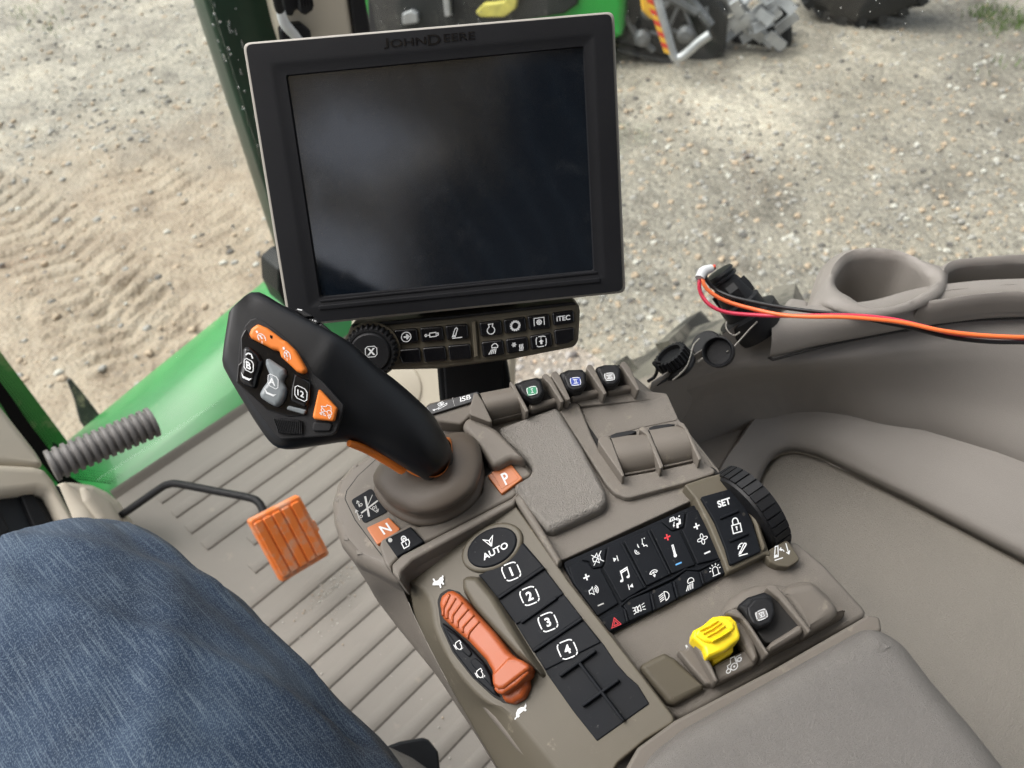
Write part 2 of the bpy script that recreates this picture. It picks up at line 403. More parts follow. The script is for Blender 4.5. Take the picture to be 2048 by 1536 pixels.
IC = {
 'plus': [([(-1, 0), (1, 0)],), ([(0, -1), (0, 1)],)], 'minus': [([(-1, 0), (1, 0)],)],
 'lock': [([(-.7, -1), (.7, -1), (.7, .15), (-.7, .15)], 1), (([(-.45, .15), (-.45, .6)] + arc(0, .6, .45, 180, 0, 8) + [(.45, .15)]),), (circ(0, -.25, .17, 8), 'fill'), ([(0, -.25), (0, -.7)],)],
 'autolock': [([(-.75, -.9), (-.75, .15), (.75, .15), (.75, -.4), (.3, -.9)], 1), (([(-.45, .15), (-.45, .6)] + arc(0, .6, .45, 180, 0, 8) + [(.45, .15)]),), (([(-.2, .15), (-.2, .5)] + arc(0, .5, .2, 180, 0, 6) + [(.2, .15)]),), ([(0, -.1), (0, -.6)],)],
 'auto': [([(-1, 1), (0, .25), (1, 1), (.05, -1), (-.05, -1)], 1), ([(0, .25), (0, -1)],)],
 'speaker': [([(-1, -.35), (-.6, -.35), (-.15, -.8), (-.15, .8), (-.6, .35), (-1, .35)], 1), (arc(-.15, 0, .45, -50, 50, 6),), (arc(-.15, 0, .75, -50, 50, 6),), (arc(-.15, 0, 1.05, -50, 50, 6),)],
 'mute': [([(-.9, -.35), (-.5, -.35), (.1, -.9), (.1, .9), (-.5, .35), (-.9, .35)], 1), ([(-1, -1), (1, 1)],), ([(-1, 1), (1, -1)],), ([(.5, -.6), (.5, .6)],)],
 'next': [([(-.7, -.6), (-.7, .6), (.3, 0)], 'fill'), ([(.55, -.8), (.55, .8)],)], 'prev': [([(.7, -.6), (.7, .6), (-.3, 0)], 'fill'), ([(-.55, -.8), (-.55, .8)],)],
 'note': [([(-.5, -.7), (-.5, .8), (.7, 1), (.7, -.5)],), ([(-.5, .5), (.7, .7)],), (circ(-.72, -.75, .3, 8, .22), 'fill'), (circ(.48, -.55, .3, 8, .22), 'fill')],
 'phone': [(arc(0, -.6, .95, 150, 30, 8) + arc(0, -.6, .55, 30, 150, 8), 1), ([(0, .0), (0, -.9)],), ([(-.25, -.6), (0, -1), (.25, -.6)],)],
 'voice': [(arc(-.6, -.5, .5, 140, 290, 6),), (arc(-.6, -.5, .25, 140, 290, 6),), (arc(-.1, .2, .3, 150, 230, 5),), (arc(.05, .25, .5, 150, 230, 5),), ([(.5, 1), (.4, .4), (.3, .2), (.5, .1), (.45, -.2), (.9, -.2), (1, -.5)],), (circ(.85, .9, .1, 6), 'fill')],
 'thermo': [([(-.12, 1), (.12, 1), (.12, -.5), (-.12, -.5)], 1), (circ(0, -.8, .3, 8), 'fill'), ([(0, -.6), (0, .1)],)],
 'fan': [(circ(.0, .5, .28, 10, .48), 1), (circ(.0, -.5, .28, 10, .48), 1), (circ(.5, 0, .48, 10, .28), 1), (circ(-.5, 0, .48, 10, .28), 1), (circ(0, 0, .12, 6), 'fill')],
 'airflow': [([(-1, .5), (-.8, 1), (-.2, 1), (0, .5)], 1), ([(-.8, .6), (-.8, .85)],), ([(-.5, .6), (-.5, .85)],), ([(-.2, .6), (-.2, .85)],), ([(.1, .45), (.6, .45)],), ([(.35, .7), (.1, .45), (.35, .2)],), ([(-.3, .2), (-.6, -.5)],), ([(-.35, -.35), (-.6, -.5), (-.6, -.2)],), (circ(.75, .75, .14, 6), 'fill'), ([(.7, .3), (.55, -.4), (.1, -.4), (.0, -1)], 0, 4)],
 'hazard': [([(-1, -.8), (1, -.8), (0, .95)], 1), ([(-.5, -.52), (.5, -.52), (0, .35)], 1)],
 'parklight': [(arc(-.25, 0, .45, 270, 90, 6)[::-1], 1), (arc(.25, 0, .45, 90, 270, 6), 1), ([(-.5, .35), (-1, .5)],), ([(-.5, 0), (-1, 0)],), ([(-.5, -.35), (-1, -.5)],), ([(.5, .35), (1, .5)],), ([(.5, 0), (1, 0)],), ([(.5, -.35), (1, -.5)],)],
 'beam': [(arc(.1, 0, .8, -90, 90, 8), 1)] + [([(-.1, y), (-1, y - .25)],) for y in (.65, .3, -.05, -.4)],
 'work': [(arc(.3, .4, .6, -20, 200, 8), 1)] + [([(.55 - .3 * k, .05 - .05 * k), (.3 - .42 * k, -1)],) for k in range(4)],
 'beacon': [(([(-.5, -.8), (-.5, .2)] + arc(0, .2, .5, 180, 0, 6) + [(.5, -.8)]),), ([(-.75, -.8), (.75, -.8)],)] + [([(math.cos(math.radians(a)) * .75, .2 + math.sin(math.radians(a)) * .75), (math.cos(math.radians(a)) * 1.1, .2 + math.sin(math.radians(a)) * 1.1)],) for a in (0, 35, 70, 110, 145, 180)],
 'hitch': [([(-.95, -.7), (-.35, .85), (-.05, 1), (.15, .8), (-.4, -.75)], 1), (circ(-.65, -.55, .15, 8), 1), ([(-1, -1), (1, -1)],)],
 'cyl': [(circ(-.85, 0, .15, 8), 1), ([(-.7, 0), (-.3, 0)],), ([(-.3, -.28), (.6, -.28), (.6, .28), (-.3, .28)], 1), ([(.6, -.15), (.9, -.15), (.9, .15), (.6, .15)], 1)],
 'arrow': [(circ(0, 0, 1, 20), 1), ([(-.5, 0), (.5, 0)], 0, 3.5), ([(.05, .5), (.55, 0), (.05, -.5)], 0, 3.5)],
 'engine': [(arc(0, -.25, .75, 65, -245, 16) + [(-.32, .55), (-.45, 1), (.45, 1), (.32, .55)], 1)],
 'gear': [(gear(0, 0, .8, 14, .25), 1, 1.6), (circ(0, 0, .72, 18), 1)], 'pto': [([(-1, -.7), (-1, .8), (1, .8), (1, -.7)],), (gear(0, -.05, .38, 8, .3), 1), (circ(0, -.05, .15, 6), 1)],
 'ac': [([(-.9, .35), (-.1, .35)],), ([(-.7, .0), (-.3, .7)],), ([(-.7, .7), (-.3, 0)],), (circ(-.5, .35, .22, 8), 1), ([(.3, -.7), (1, -.7)],)] + [([(x, -.55), (x + .08, -.3), (x - .02, 0), (x + .08, .3)],) for x in (.4, .65, .9)],
 'uparrow': tick_ring() + [([(-.5, -.05), (0, .45), (.5, -.05), (.2, -.05), (.2, -.55), (-.2, -.55), (-.2, -.05)], 'fill'), (circ(0, .7, .13, 6), 'fill')],
 'armup': [([(-1, -.6), (-.8, .9), (-.45, .9), (-.5, -.6)], 1), (circ(-.75, -.45, .12, 6), 1), ([(-1, -1), (.1, -1)],), (arc(-.3, -.3, .6, 10, 80, 6),), ([(-.05, .5), (-.25, .25), (.05, .05)],), ([(.6, .9), (.9, -.7)],), ([(.6, -.4), (.9, -.75), (1.05, -.3)],)],
 'armset': [([(-.9, -.7), (.3, .8), (.6, .7), (.6, .5), (-.6, -.7)], 1), (circ(-.65, -.5, .14, 6), 1), ([(-1, -1), (.6, -1)],), (arc(-.1, .1, .8, 80, 150, 6),), ([(-.9, .1), (-.8, .5), (-.4, .45)],)],
 'tractor': [(circ(-.7, -.5, .26, 10), 1), (circ(.05, -.3, .42, 12), 1), (circ(.05, -.3, .14, 6), 'fill'), ([(-.7, -.24), (-.7, .2), (-.3, .25), (-.2, .9), (.3, .9), (.35, .2)],), ([(-.45, -.5), (-.35, -.5)],), (gear(.8, .25, .2, 8, .35), 1), ([(.45, -.1), (.45, .75), (1.1, .75)],)],
 'drive': [(circ(-.55, -.05, .25, 10), 1), (circ(.5, -.05, .35, 10), 1), ([(-.55, .2), (-.8, .5), (0, .7), (.1, 1), (.7, 1), (.75, .3)],), ([(-.3, -.05), (.15, -.05)],), ([(-1, -.6), (-.6, -.35), (-.8, -.8)], 1), ([(-.4, -.4), (-.1, -.75), (-.5, -.75)], 1), ([(.2, -.55), (.7, -.55), (.45, -.95)], 1)],
 'cruise': [(arc(0, 0, .8, -20, 230, 14),), ([(.0, 0), (-.35, .45)], 0, 2.4), (circ(0, 0, .2, 8), 'fill')] + [([(math.cos(math.radians(a)) * .5, math.sin(math.radians(a)) * .5), (math.cos(math.radians(a)) * .72, math.sin(math.radians(a)) * .72)],) for a in (20, 80, 150, 200)] + [([(-.75, .75), (-1.0, 1.05)], 0, 3.5)],
 'turtle': [([(-1, -.5), (-.85, -.25), (-.65, -.25), (-.5, .2), (-.1, .55), (.3, .5), (.65, .2), (.85, .35), (1.05, .5), (.95, .1), (.7, -.15), (.75, -.45), (.5, -.45), (.45, -.2), (-.25, -.25), (-.3, -.55), (-.55, -.55), (-.55, -.35), (-.8, -.5)], 'fill')],
 'rabbit': [([(-1, .1), (-.85, .4), (-.6, .5), (-.75, 1.05), (-.5, 1), (-.35, .5), (.1, .45), (.5, .75), (.75, .7), (.95, .95), (1.1, .75), (.95, .5), (1, .2), (.75, -.05), (.9, -.5), (.6, -.55), (.6, -.2), (.3, -.35), (.35, -.8), (.1, -.85), (.05, -.35), (-.3, -.2), (-.6, -.1)], 'fill')],
 'engspd': [([(-.7, .6), (-.7, .9), (-.3, .9), (-.3, .65), (.2, .65), (.5, .3), (.5, -.2), (.2, -.5), (-.3, -.5), (-.6, -.2), (-.7, .6)],), ([(-.5, -.75), (.3, -.75)],)],
 'shift': [([(-.4, -1), (-.1, 1.1)], 0, 4), ([(-1, -.3), (.9, .1)], 0, 3), ([(-.25, .0), (.6, .9)], 0, 1.2), ([(-.2, 0), (.45, -1)], 0, 1.2), ([(-.95, .35), (-.95, 1.0)], 0, 1.3), ([(-1.1, .8), (-.95, 1.05), (-.8, .8)], 0, 1.3), ([(-1.35, -.9), (-1.35, .2)], 0, 1.3), ([(-1.5, 0), (-1.35, .25), (-1.2, 0)], 0, 1.3), ([(.55, -.2), (.55, -.9)], 0, 1.3), ([(.4, -.7), (.55, -.95), (.7, -.7)], 0, 1.3), (circ(-.75, .5, .14, 6), 1, 1.2), (circ(-1.1, -.6, .14, 6), 1, 1.2), (circ(.3, -.4, .14, 6), 1, 1.2)],
 'wave': [([(-1, .5), (-.7, -.5), (.5, -.5), (1, .2), (.5, -.1), (-.5, -.1)], 'fill')], 'wave2': [([(-.9, -.3), (-.3, .4), (.5, .5), (.9, -.3)],)],
 'remote': [(circ(-.9, -.3, .13, 6), 1), ([(-.75, -.3), (-.3, -.2)],), ([(-.3, -.4), (.8, .0), (.8, .3), (-.3, -.05)], 1), (circ(.0, .55, .4, 10, .3), 1), ([(-.2, .5), (0, .7), (.2, .5), (0, .3), (0, .7)],)],
}
def rib(mb, pl, pts, w, h1, h0, r=.0006, mi=0, cr=.0008):
    P = [Vector(p[:2]) for p in pts]; n = len(P); Lf, Rt = [], []
    for i in range(n):
        a = P[i] - P[i - 1] if i else P[1] - P[0]; b = P[i + 1] - P[i] if i < n - 1 else P[-1] - P[-2]
        m = (Vector((-a.y, a.x)).normalized() + Vector((-b.y, b.x)).normalized()).normalized()
        Lf.append(P[i] + m * w / 2); Rt.append(P[i] - m * w / 2)
    mb.plate(pl, [tuple(q) for q in Lf + Rt[::-1]], h1, h0, r=r, cr=cr, seg=2, mi=mi)
# ------------------------------------------------------------------ armrest control console
con = thing('control_console', PC.S(1100, 1100, -.06), 'taupe armrest control console covered with black rubber keys, right of the jeans-clad leg', 'control console')
b = MB()
# carrying body: right-hand deck, joystick deck, left-hand deck
b.plate(PC, [(1035, 1000), (925, 850), (900, 832), (985, 790), (1040, 770), (1130, 745), (1200, 735), (1270, 745), (1335, 800), (1362, 850), (1400, 905), (1440, 945), (1500, 1000), (1570, 1070), (1640, 1128), (1700, 1195), (1738, 1228), (1360, 1442)], -.034, -.11, r=.008, cr=.01)
b.plate(PJ, [(677, 1085), (662, 1040), (659, 1000), (671, 958), (700, 924), (750, 893), (800, 868), (850, 845), (900, 833), (985, 850), (1060, 1000), (808, 1152), (792, 1160), (770, 1150), (706, 1118)], 0, -.05, r=.010, cr=.004, seg=5)
b.plate(PL, [(1030, 1006), (835, 1145), (860, 1200), (890, 1300), (950, 1400), (1030, 1500), (1080, 1560), (1200, 1545), (1352, 1440)], -.004, -.10, r=.004, cr=.004)
seam3 = Z(3, (62, 560), (105, 650), (150, 760), (215, 900), (290, 1050), (370, 1200), (440, 1330), (560, 1540), (820, 1980))
sil = [(735, 1166), (752, 1196), (774, 1226), (806, 1268), (842, 1312), (880, 1361), (914, 1413), (962, 1486), (1040, 1610)]
seam3b = [(784, 1140)] + seam3; sil = [(704, 1118)] + sil
mid3 = [(s[0] * .5 + q[0] * .5, s[1] * .5 + q[1] * .5) for s, q in zip(seam3b, sil)]
def blend_row(px, h, hj):
    return [PJ.S(*p, hj) * w + PL.S(*p, h) * (1 - w) for p, w in zip(px, (1, .72, .42, .18, .05, 0, 0, 0, 0, 0))]
b.loft([blend_row(seam3b, -.028, -.002), blend_row([(p[0] - 2, p[1] + 1) for p in seam3b], -.030, -.003), blend_row(mid3, -.044, -.006), blend_row(sil, -.060, -.018), blend_row([(p[0] + 6, p[1]) for p in sil], -.085, -.05), blend_row([(p[0] + 14, p[1]) for p in sil], -.17, -.12)], 36, 30)
b.build('console_body', [M['taupe']], con, 40)
b = MB()   # joystick deck liner, its seam and its marks
LIN = Z(2, (105, 650), (118, 590), (200, 480), (370, 325), (560, 220), (1000, 180), (1150, 300), (1180, 400), (1100, 520), (660, 850), (440, 1150), (300, 965), (180, 805))
b.plate(PJ, [tuple(p) for p in LIN], .0004, -.001, r=.0003, cr=.004, mi=1)
cx = sum(p[0] for p in LIN) / len(LIN); cy = sum(p[1] for p in LIN) / len(LIN)
b.plate(PJ, [(cx + (p[0] - cx) * .985, cy + (p[1] - cy) * .985) for p in LIN], .0008, -.001, r=.0005, cr=.004, mi=0)
b.plate(PJ, Z(2, (150, 660), (300, 570), (430, 740), (250, 830)), .0014, .0, r=.0003, cr=.003, mi=2)
b.icon(PJ.S, z1p(2, 290, 700), (19, -9.5), (-6.5, -18), IC['shift'], 1.5, .0016, mi=3)
b.build('lever_deck', [M['taupe_grain'], M['seam'], M['black_key'], M['grey_print']], con)
b = MB()   # shift gate slot (dark), below the boot
b.plate(PJ, Z(2, (640, 850), (860, 760), (1080, 610), (1120, 540), (1110, 300), (1180, 330), (1240, 430), (1150, 560), (900, 790), (660, 880)), .0012, -.002, r=.0004, cr=.004)
b.build('gate_slot', [M['seam']], con)
# raised wall between lever deck and palm pad, with the P and N keys
b = MB()
b.plate(PJ, Z(2, (1110, 500), (1180, 440), (1320, 345), (1440, 420), (1480, 470), (1345, 545), (1380, 600), (1330, 640), (520, 1060), (450, 1130), (455, 1190), (400, 1130), (360, 1010), (370, 950), (590, 825), (650, 850), (860, 780), (1010, 690), (1110, 600)), .006, -.004, r=.0022, cr=.004)
b.plate(PJ, Z(2, (960, 120), (990, 60), (1060, 40), (1130, 80), (1220, 140), (1440, 365), (1320, 350), (1190, 420), (1080, 250)), .018, -.004, r=.004, cr=.006)
b.plate(PJ, Z(2, (1345, 692), (1392, 606), (1370, 598), (1330, 640), (520, 1060), (450, 1130), (455, 1190), (515, 1255), (520, 1180), (600, 1100)), .0095, -.02, r=.0022, cr=.003)
b.plate(PJ, Z(2, (1340, 640), (1395, 603), (1692, 1090), (1665, 1142)), .0098, -.02, r=.0022, cr=.002)
b.build('lever_deck_rim', [M['taupe']], con)
def key(name, pl, pts, h, label=None, base=None, m='black_key', r=.0008, h0=-.001, cr=.0015, print_=None, parent=None, seg=3):
    k = MB(); k.plate(pl, pts, h, h0, r=r, cr=cr, seg=seg)
    if print_: print_(k)
    o = k.build(name, [M[m], M['white'], M['red_print'], M['blue_print'], M['grey_print'], M['seam']], parent or con)
    if label: o['label'] = label
    return o
def pk(k):
    k.plate(PJ, Z(2, (1180, 455), (1305, 390), (1385, 500), (1255, 580)), .0090, .006, r=.0004, cr=.001)
    k.text(PJ.S, 'P', z1p(2, 1285, 500), (17, -8.5), (-11, -22), .0094, 1, .018)
key('park_key', PJ, Z(2, (1150, 480), (1310, 378), (1410, 500), (1255, 615)), .0088, 'orange key lettered P', m='orange_key', r=.0007, h0=.004, print_=pk)
def nk(k): k.text(PJ.S, 'N', z1p(2, 405, 868), (18, -9), (-11, -16), .0046, 1, .018)
key('neutral_key', PJ, Z(2, (265, 860), (430, 785), (515, 870), (455, 925), (345, 985)), .0042, 'orange key lettered N', m='orange_key', r=.0007, h0=.0, print_=nk)
def lk(k):
    k.icon(PJ.S, z1p(2, 550, 965), (9, -5), (-5, -10.5), IC['autolock'], 1.9, .0100)
    k.sheet(PJ.S, [z1p(2, 440 + 16 * math.cos(a), 952 + 16 * math.sin(a)) for a in np.linspace(0, 6, 10)], .0099, 4)
key('lock_key', PJ, Z(2, (400, 945), (590, 850), (690, 960), (490, 1075)), .0095, 'black key with padlock and indicator', r=.001, h0=.004, print_=lk)
def OV(s): return Z(3, *[(694 + s * (158 * math.cos(a) - 62 * math.sin(a)), 321 - s * (92 * math.cos(a) + 104 * math.sin(a))) for a in np.linspace(0, 6.283, 41)[:-1]])
EDGE = Z(3, (110, 545), (235, 612), (290, 720), (312, 860), (395, 1050), (520, 1232), (670, 1378), (830, 1470), (1230, 1950))
EDGE2 = [(x + 6, y - 3) for x, y in EDGE]
# left-hand panel: olive frame, AUTO key, four numbered keys
b = MB()
b.plate(PL, [(814, 1156), (840, 1128), (1030, 1010, .003), (1108, 1120), (1135, 1160), (1215, 1262), (1300, 1372), (1353, 1441, .004), (1290, 1480), (1235, 1525), (1190, 1600)] + EDGE[::-1], .0015, -.006, r=.0010, cr=.003)
b.loft([[PL.S(*p, .0016) for p in EDGE2], [PL.S(p[0] - 3, p[1] + 1, .0013) for p in EDGE], [PL.S(a[0] * .62 + c[0] * .38, a[1] * .62 + c[1] * .38, -.0045) for a, c in zip(EDGE, seam3)], [PL.S(a[0] * .22 + c[0] * .78, a[1] * .22 + c[1] * .78, -.0165) for a, c in zip(EDGE, seam3)], [PL.S(c[0] + 1, c[1], -.0272) for c in seam3], [PL.S(c[0] + 6, c[1], -.036) for c in seam3]], 34, 30)
b.plate(PL, Z(3, (485, 535), (520, 512), (590, 520), (700, 650), (830, 860), (950, 1060), (1012, 1150), (1030, 1190), (960, 1130), (860, 1055), (700, 885), (560, 725), (490, 605)), .0105, .0, r=.0042, cr=.004, seg=5, draft=.002)
b.plate(PL, OV(1.24), .0042, .0, r=.0022, cr=0, seg=4)
b.icon(PL.S, z1p(3, 330, 568), (11.5, -5), (-3, -12), IC['rabbit'], 1, .0031, 1)
b.icon(PL.S, z1p(3, 888, 1445), (14, -11), (-6, -11), IC['turtle'], 1, .0018, 1)
b.build('throttle_panel', [M['olive'], M['white']], con)
def ak(k):
    k.icon(PL.S, z1p(3, 680, 285), (9.5, -4.2), (-3.4, -8), IC['auto'], 2.4, .0060)
    k.text(PL.S, 'AUTO', z1p(3, 718, 348), (13, -7), (-4.6, -12), .0060, 1, .02)
key('guidance_key', PL, OV(1.0), .0056, 'oval black key lettered AUTO', r=.0012, h0=.001, cr=0, print_=ak)
pad = Z(3, (600, 510), (740, 470), (850, 370), (908, 288), (1050, 455), (1130, 575), (1310, 805), (1460, 990), (1540, 1110), (1620, 1200), (1690, 1260), (1770, 1390), (1412, 1645), (1255, 1448), (1080, 1200), (985, 1035), (860, 850), (720, 660))
b = MB(); b.plate(PL, pad, .0024, .0, r=.0005, cr=.001)
b.build('key_membrane', [M['black_key']], con)
KEYQ = [((612, 515), (905, 295), (1045, 452), (730, 665)), ((735, 675), (1050, 462), (1140, 580), (1185, 640), (860, 850)), ((865, 858), (1190, 648), (1308, 800), (970, 1028)), ((985, 1045), (1318, 815), (1440, 970), (1060, 1160))]
RG = [(827, 488), (952, 655), (1078, 833), (1210, 1020)]
for i, q in enumerate(KEYQ):
    def nkp(k, i=i):
        c = z1p(3, *RG[i]); s = 1 + .02 * i
        k.icon(PL.S, c, (15.2 * s, -6.2 * s), (-6.5 * s, -15.2 * s), tick_ring(), 2.3, .0040)
        k.text(PL.S, str(i + 1), c, (17, -7.2), (-7, -17), .0040, 1, .03)
    key('numbered_key', PL, Z(3, *q), .0036, 'black key numbered %d' % (i + 1), r=.0007, h0=.002, cr=.001, print_=nkp)
b = MB()
for l in (((735, 668), (1050, 456)), ((890, 835), (1135, 662)), ((972, 1032), (1310, 806)), ((1155, 1200), (1400, 1025)), ((1290, 1110), (1595, 1510)), ((1310, 1405), (1560, 1225))):
    rib(b, PL, Z(3, *l), 6.5, .0062, .002, r=.0008)
b.build('finger_ridges', [M['black_key']], con)
# palm pad and front deck
b = MB()
b.plate(PC, Z(5, (290, 910), (500, 890), (925, 790), (1490, 680), (1685, 705), (1765, 880), (2050, 1240), (1870, 1430), (960, 1850), (850, 1700), (640, 1450), (520, 1180), (330, 960)), -.0035, -.02, r=.001, cr=.003)
b.build('deck', [M['taupe_grain']], con)
b = MB()
pp = [(998, 853), (1022, 844), (1111, 812), (1119, 818), (1165, 892), (1212, 982), (1214, 1000), (1203, 1015), (1108, 1059), (1094, 1058), (1062, 1022), (1028, 977), (1030, 966), (1057, 950), (1064, 940), (1063, 930), (1052, 917), (1000, 866)]
b.plate(PC, pp, .007, -.004, r=.005, cr=.003, seg=6)
b.build('palm_pad', [M['leather']], con, 60)
b = MB()
b.plate(PC, Z(5, (930, 792), (1062, 762), (1086, 783), (1118, 858), (1172, 990), (1230, 1105), (1392, 1272), (1640, 1228), (1925, 1165), (2042, 1242), (1812, 1316), (1440, 1416), (1400, 1416), (1330, 1388), (1275, 1330)), .0022, -.003, r=.0014, cr=.004)
b.plate(PC, Z(5, (925, 790), (1275, 1338), (1330, 1396), (1400, 1424), (1440, 1423), (1812, 1324), (2048, 1250), (1990, 1200), (1400, 1280), (1050, 780)), -.0026, -.004, r=.0003, cr=.006, mi=1)
b.plate(PF, Z(5, (1060, 760), (1480, 680), (1685, 705), (1700, 740), (1100, 792)), .0, -.006, r=.001, cr=.002)
b.plate(PC, Z(5, (1098, 795), (1690, 718), (1765, 885), (1500, 940), (1290, 1000), (1215, 1040), (1165, 970)), -.0028, -.006, r=.0005, cr=.003)
b.build('deck_insert', [M['taupe_grain'], M['seam']], con)
# two covered rollers with their cheeks
def roller(z, cheekA, face, cheekB, top, name='roller_cover', pl=PC, hb=.0, rise=.014):
    k = MB()
    (a0, a1, b1, b0) = Z(z, *face)       # top-left, top-right, bottom-right, bottom-left
    rows = []
    for t in np.linspace(0, 1, 9):
        h = hb + rise * math.sin(math.pi * min(1, .28 + .72 * t)) ** .8
        p = (a0[0] + (b0[0] - a0[0]) * t, a0[1] + (b0[1] - a0[1]) * t); q = (a1[0] + (b1[0] - a1[0]) * t, a1[1] + (b1[1] - a1[1]) * t)
        rows.append([pl.S(*p, h), pl.S((p[0] + q[0]) / 2, (p[1] + q[1]) / 2, h + .0004), pl.S(*q, h)])
    k.loft(rows, 8, 26)
    k.plate(pl, Z(z, *face), hb + .002, hb - .008, r=.0004, cr=.001)
    if top: k.plate(pl, Z(z, *top), hb + rise * .86, hb, r=.001, cr=.002, mi=1)
    k.build(name, [M['taupe'], M['black_plastic']], con)
    for ch in (cheekA, cheekB):
        if ch: cheek(z, ch, pl, hb + rise)
def cheek(z, ch, pl, h, h0=-.006, r=.0009):
    k = MB(); P = Z(z, *ch); n = len(P)
    k.plate(pl, P, h, h0, r=r, cr=.003, seg=3); return k.build('guard_cheek', [M['taupe']], con)
roller(5, [(1212, 1030), (1225, 1010), (1250, 995), (1283, 990), (1310, 1030), (1398, 1268), (1380, 1272)], [(1300, 1000), (1545, 985), (1634, 1218), (1398, 1262)], [(1490, 945), (1520, 930), (1545, 935), (1575, 985), (1665, 1205), (1640, 1222), (1545, 985)], [(1294, 992), (1340, 972), (1440, 955), (1490, 962), (1450, 985), (1305, 1025)])
roller(5, None, [(1560, 945), (1800, 925), (1884, 1160), (1668, 1208)], [(1745, 910), (1775, 897), (1800, 905), (1830, 950), (1925, 1150), (1905, 1165), (1800, 940)], [(1558, 940), (1600, 922), (1700, 910), (1752, 915), (1710, 935), (1565, 968)])
# front row: blank roller and hydraulic levers I, II, III
roller(5, [(335, 850), (345, 780), (370, 700), (395, 705), (430, 760), (492, 893), (480, 905)], [(410, 705), (640, 660), (722, 838), (496, 892)], None, None, pl=PF, rise=.016)
for ch in ([(608, 630), (625, 622), (650, 650), (745, 825), (722, 838)], [(828, 590), (845, 570), (870, 572), (905, 610), (985, 760), (962, 768), (880, 640)],
           [(890, 580), (908, 555), (932, 552), (960, 590), (1030, 748), (1000, 752)], [(1132, 530), (1150, 506), (1172, 508), (1205, 560), (1278, 705), (1258, 716)],
           [(1365, 505), (1380, 487), (1402, 487), (1435, 530), (1505, 680), (1485, 688), (1400, 560)]):
    cheek(5, ch, PF, .016)
b = MB()
for q in ([(640, 640), (830, 600), (960, 760), (740, 830)], [(950, 590), (1140, 555), (1250, 700), (1020, 745)], [(1195, 540), (1370, 510), (1480, 665), (1285, 705)]):
    b.plate(PF, Z(5, *q), .0012, -.004, r=.0003, cr=.002)
b.build('lever_slots', [M['seam']], con)
b = MB()
for q in ([(738, 778), (790, 762), (950, 720), (957, 758), (752, 822)], [(1028, 706), (1090, 690), (1238, 664), (1246, 700), (1040, 745)], [(1272, 662), (1340, 650), (1470, 634), (1480, 670), (1286, 700)]):
    b.plate(PF, Z(5, *q), .0075, -.002, r=.0026, cr=.003, seg=4)
b.build('trough_lips', [M['taupe']], con)
def hyd_lever(z, pl, knob, face, badge, txt, bm, label, h=.017, grp='black hydraulic levers with numbered badges', skew=None):
    t = thing('hydraulic_lever', pl.S(*Z(z, knob[-1])[0]), label, 'lever', grp)
    k = MB(); k.plate(pl, Z(z, *knob), h, .0, r=.004, cr=.003, seg=4, draft=-.0015)
    k.plate(pl, Z(z, *face), h + .0016, h - .001, r=.0014, cr=.003, seg=3)
    kn = k.build('lever_knob', [M['black_plastic']], t, 50)
    k = MB(); q = Z(z, *badge); k.plate(pl, q, h + .0022, h + .001, r=.0002, cr=.0012)
    c = (sum(p[0] for p in q) / 4, sum(p[1] for p in q) / 4); rr = ((q[1][0] - q[0][0]) / 2, (q[1][1] - q[0][1]) / 2); uu = ((q[0][0] - q[3][0]) / 2, (q[0][1] - q[3][1]) / 2)
    k.icon(pl.S, c, rr, uu, tick_ring(.93) if skew is None else tick_ring(.98), 1.4, h + .0024)
    L = math.hypot(*uu)
    k.text(pl.S, txt, c, (rr[0] * .95 * L / math.hypot(*rr), rr[1] * .95 * L / math.hypot(*rr)), (uu[0] * .95, uu[1] * .95), h + .0024, 1, .0)
    k.stroke(pl.S, [(c[0] - rr[0] * .22 * len(txt) + uu[0] * .45, c[1] - rr[1] * .22 * len(txt) + uu[1] * .45), (c[0] + rr[0] * .22 * len(txt) + uu[0] * .45, c[1] + rr[1] * .22 * len(txt) + uu[1] * .45)], 1.1, h + .0024, 1)
    k.stroke(pl.S, [(c[0] - rr[0] * .22 * len(txt) - uu[0] * .45, c[1] - rr[1] * .22 * len(txt) - uu[1] * .45), (c[0] + rr[0] * .22 * len(txt) - uu[0] * .45, c[1] + rr[1] * .22 * len(txt) - uu[1] * .45)], 1.1, h + .0024, 1)
    k.build('badge', [M[bm], M['white']], kn)
    return t
hyd_lever(5, PF, [(645, 638), (700, 608), (800, 585), (830, 600), (852, 690), (832, 738), (770, 757), (715, 730), (685, 690)], [(680, 660), (720, 618), (790, 600), (825, 625), (840, 690), (815, 735), (770, 748), (722, 722), (695, 695)], [(724, 668), (795, 652), (806, 706), (736, 724)], 'I', 'green_tag', 'black lever knob with green badge I, at the front of the console')
hyd_lever(5, PF, [(948, 562), (1010, 535), (1110, 530), (1138, 560), (1138, 640), (1110, 682), (1050, 692), (1000, 672)], [(980, 590), (1020, 548), (1095, 540), (1128, 572), (1128, 640), (1100, 675), (1050, 684), (1010, 662)], [(1022, 600), (1094, 592), (1098, 648), (1034, 655)], 'II', 'blue_tag', 'black lever knob with blue badge II, between levers I and III')
hyd_lever(5, PF, [(1195, 520), (1260, 500), (1350, 499), (1375, 530), (1370, 610), (1335, 650), (1285, 652), (1240, 622)], [(1222, 550), (1262, 510), (1335, 507), (1365, 540), (1360, 605), (1330, 642), (1285, 645), (1250, 615)], [(1255, 570), (1324, 562), (1330, 612), (1268, 622)], 'III', 'grey_tag', 'black lever knob with grey badge III, nearest the black wheel of the front row')
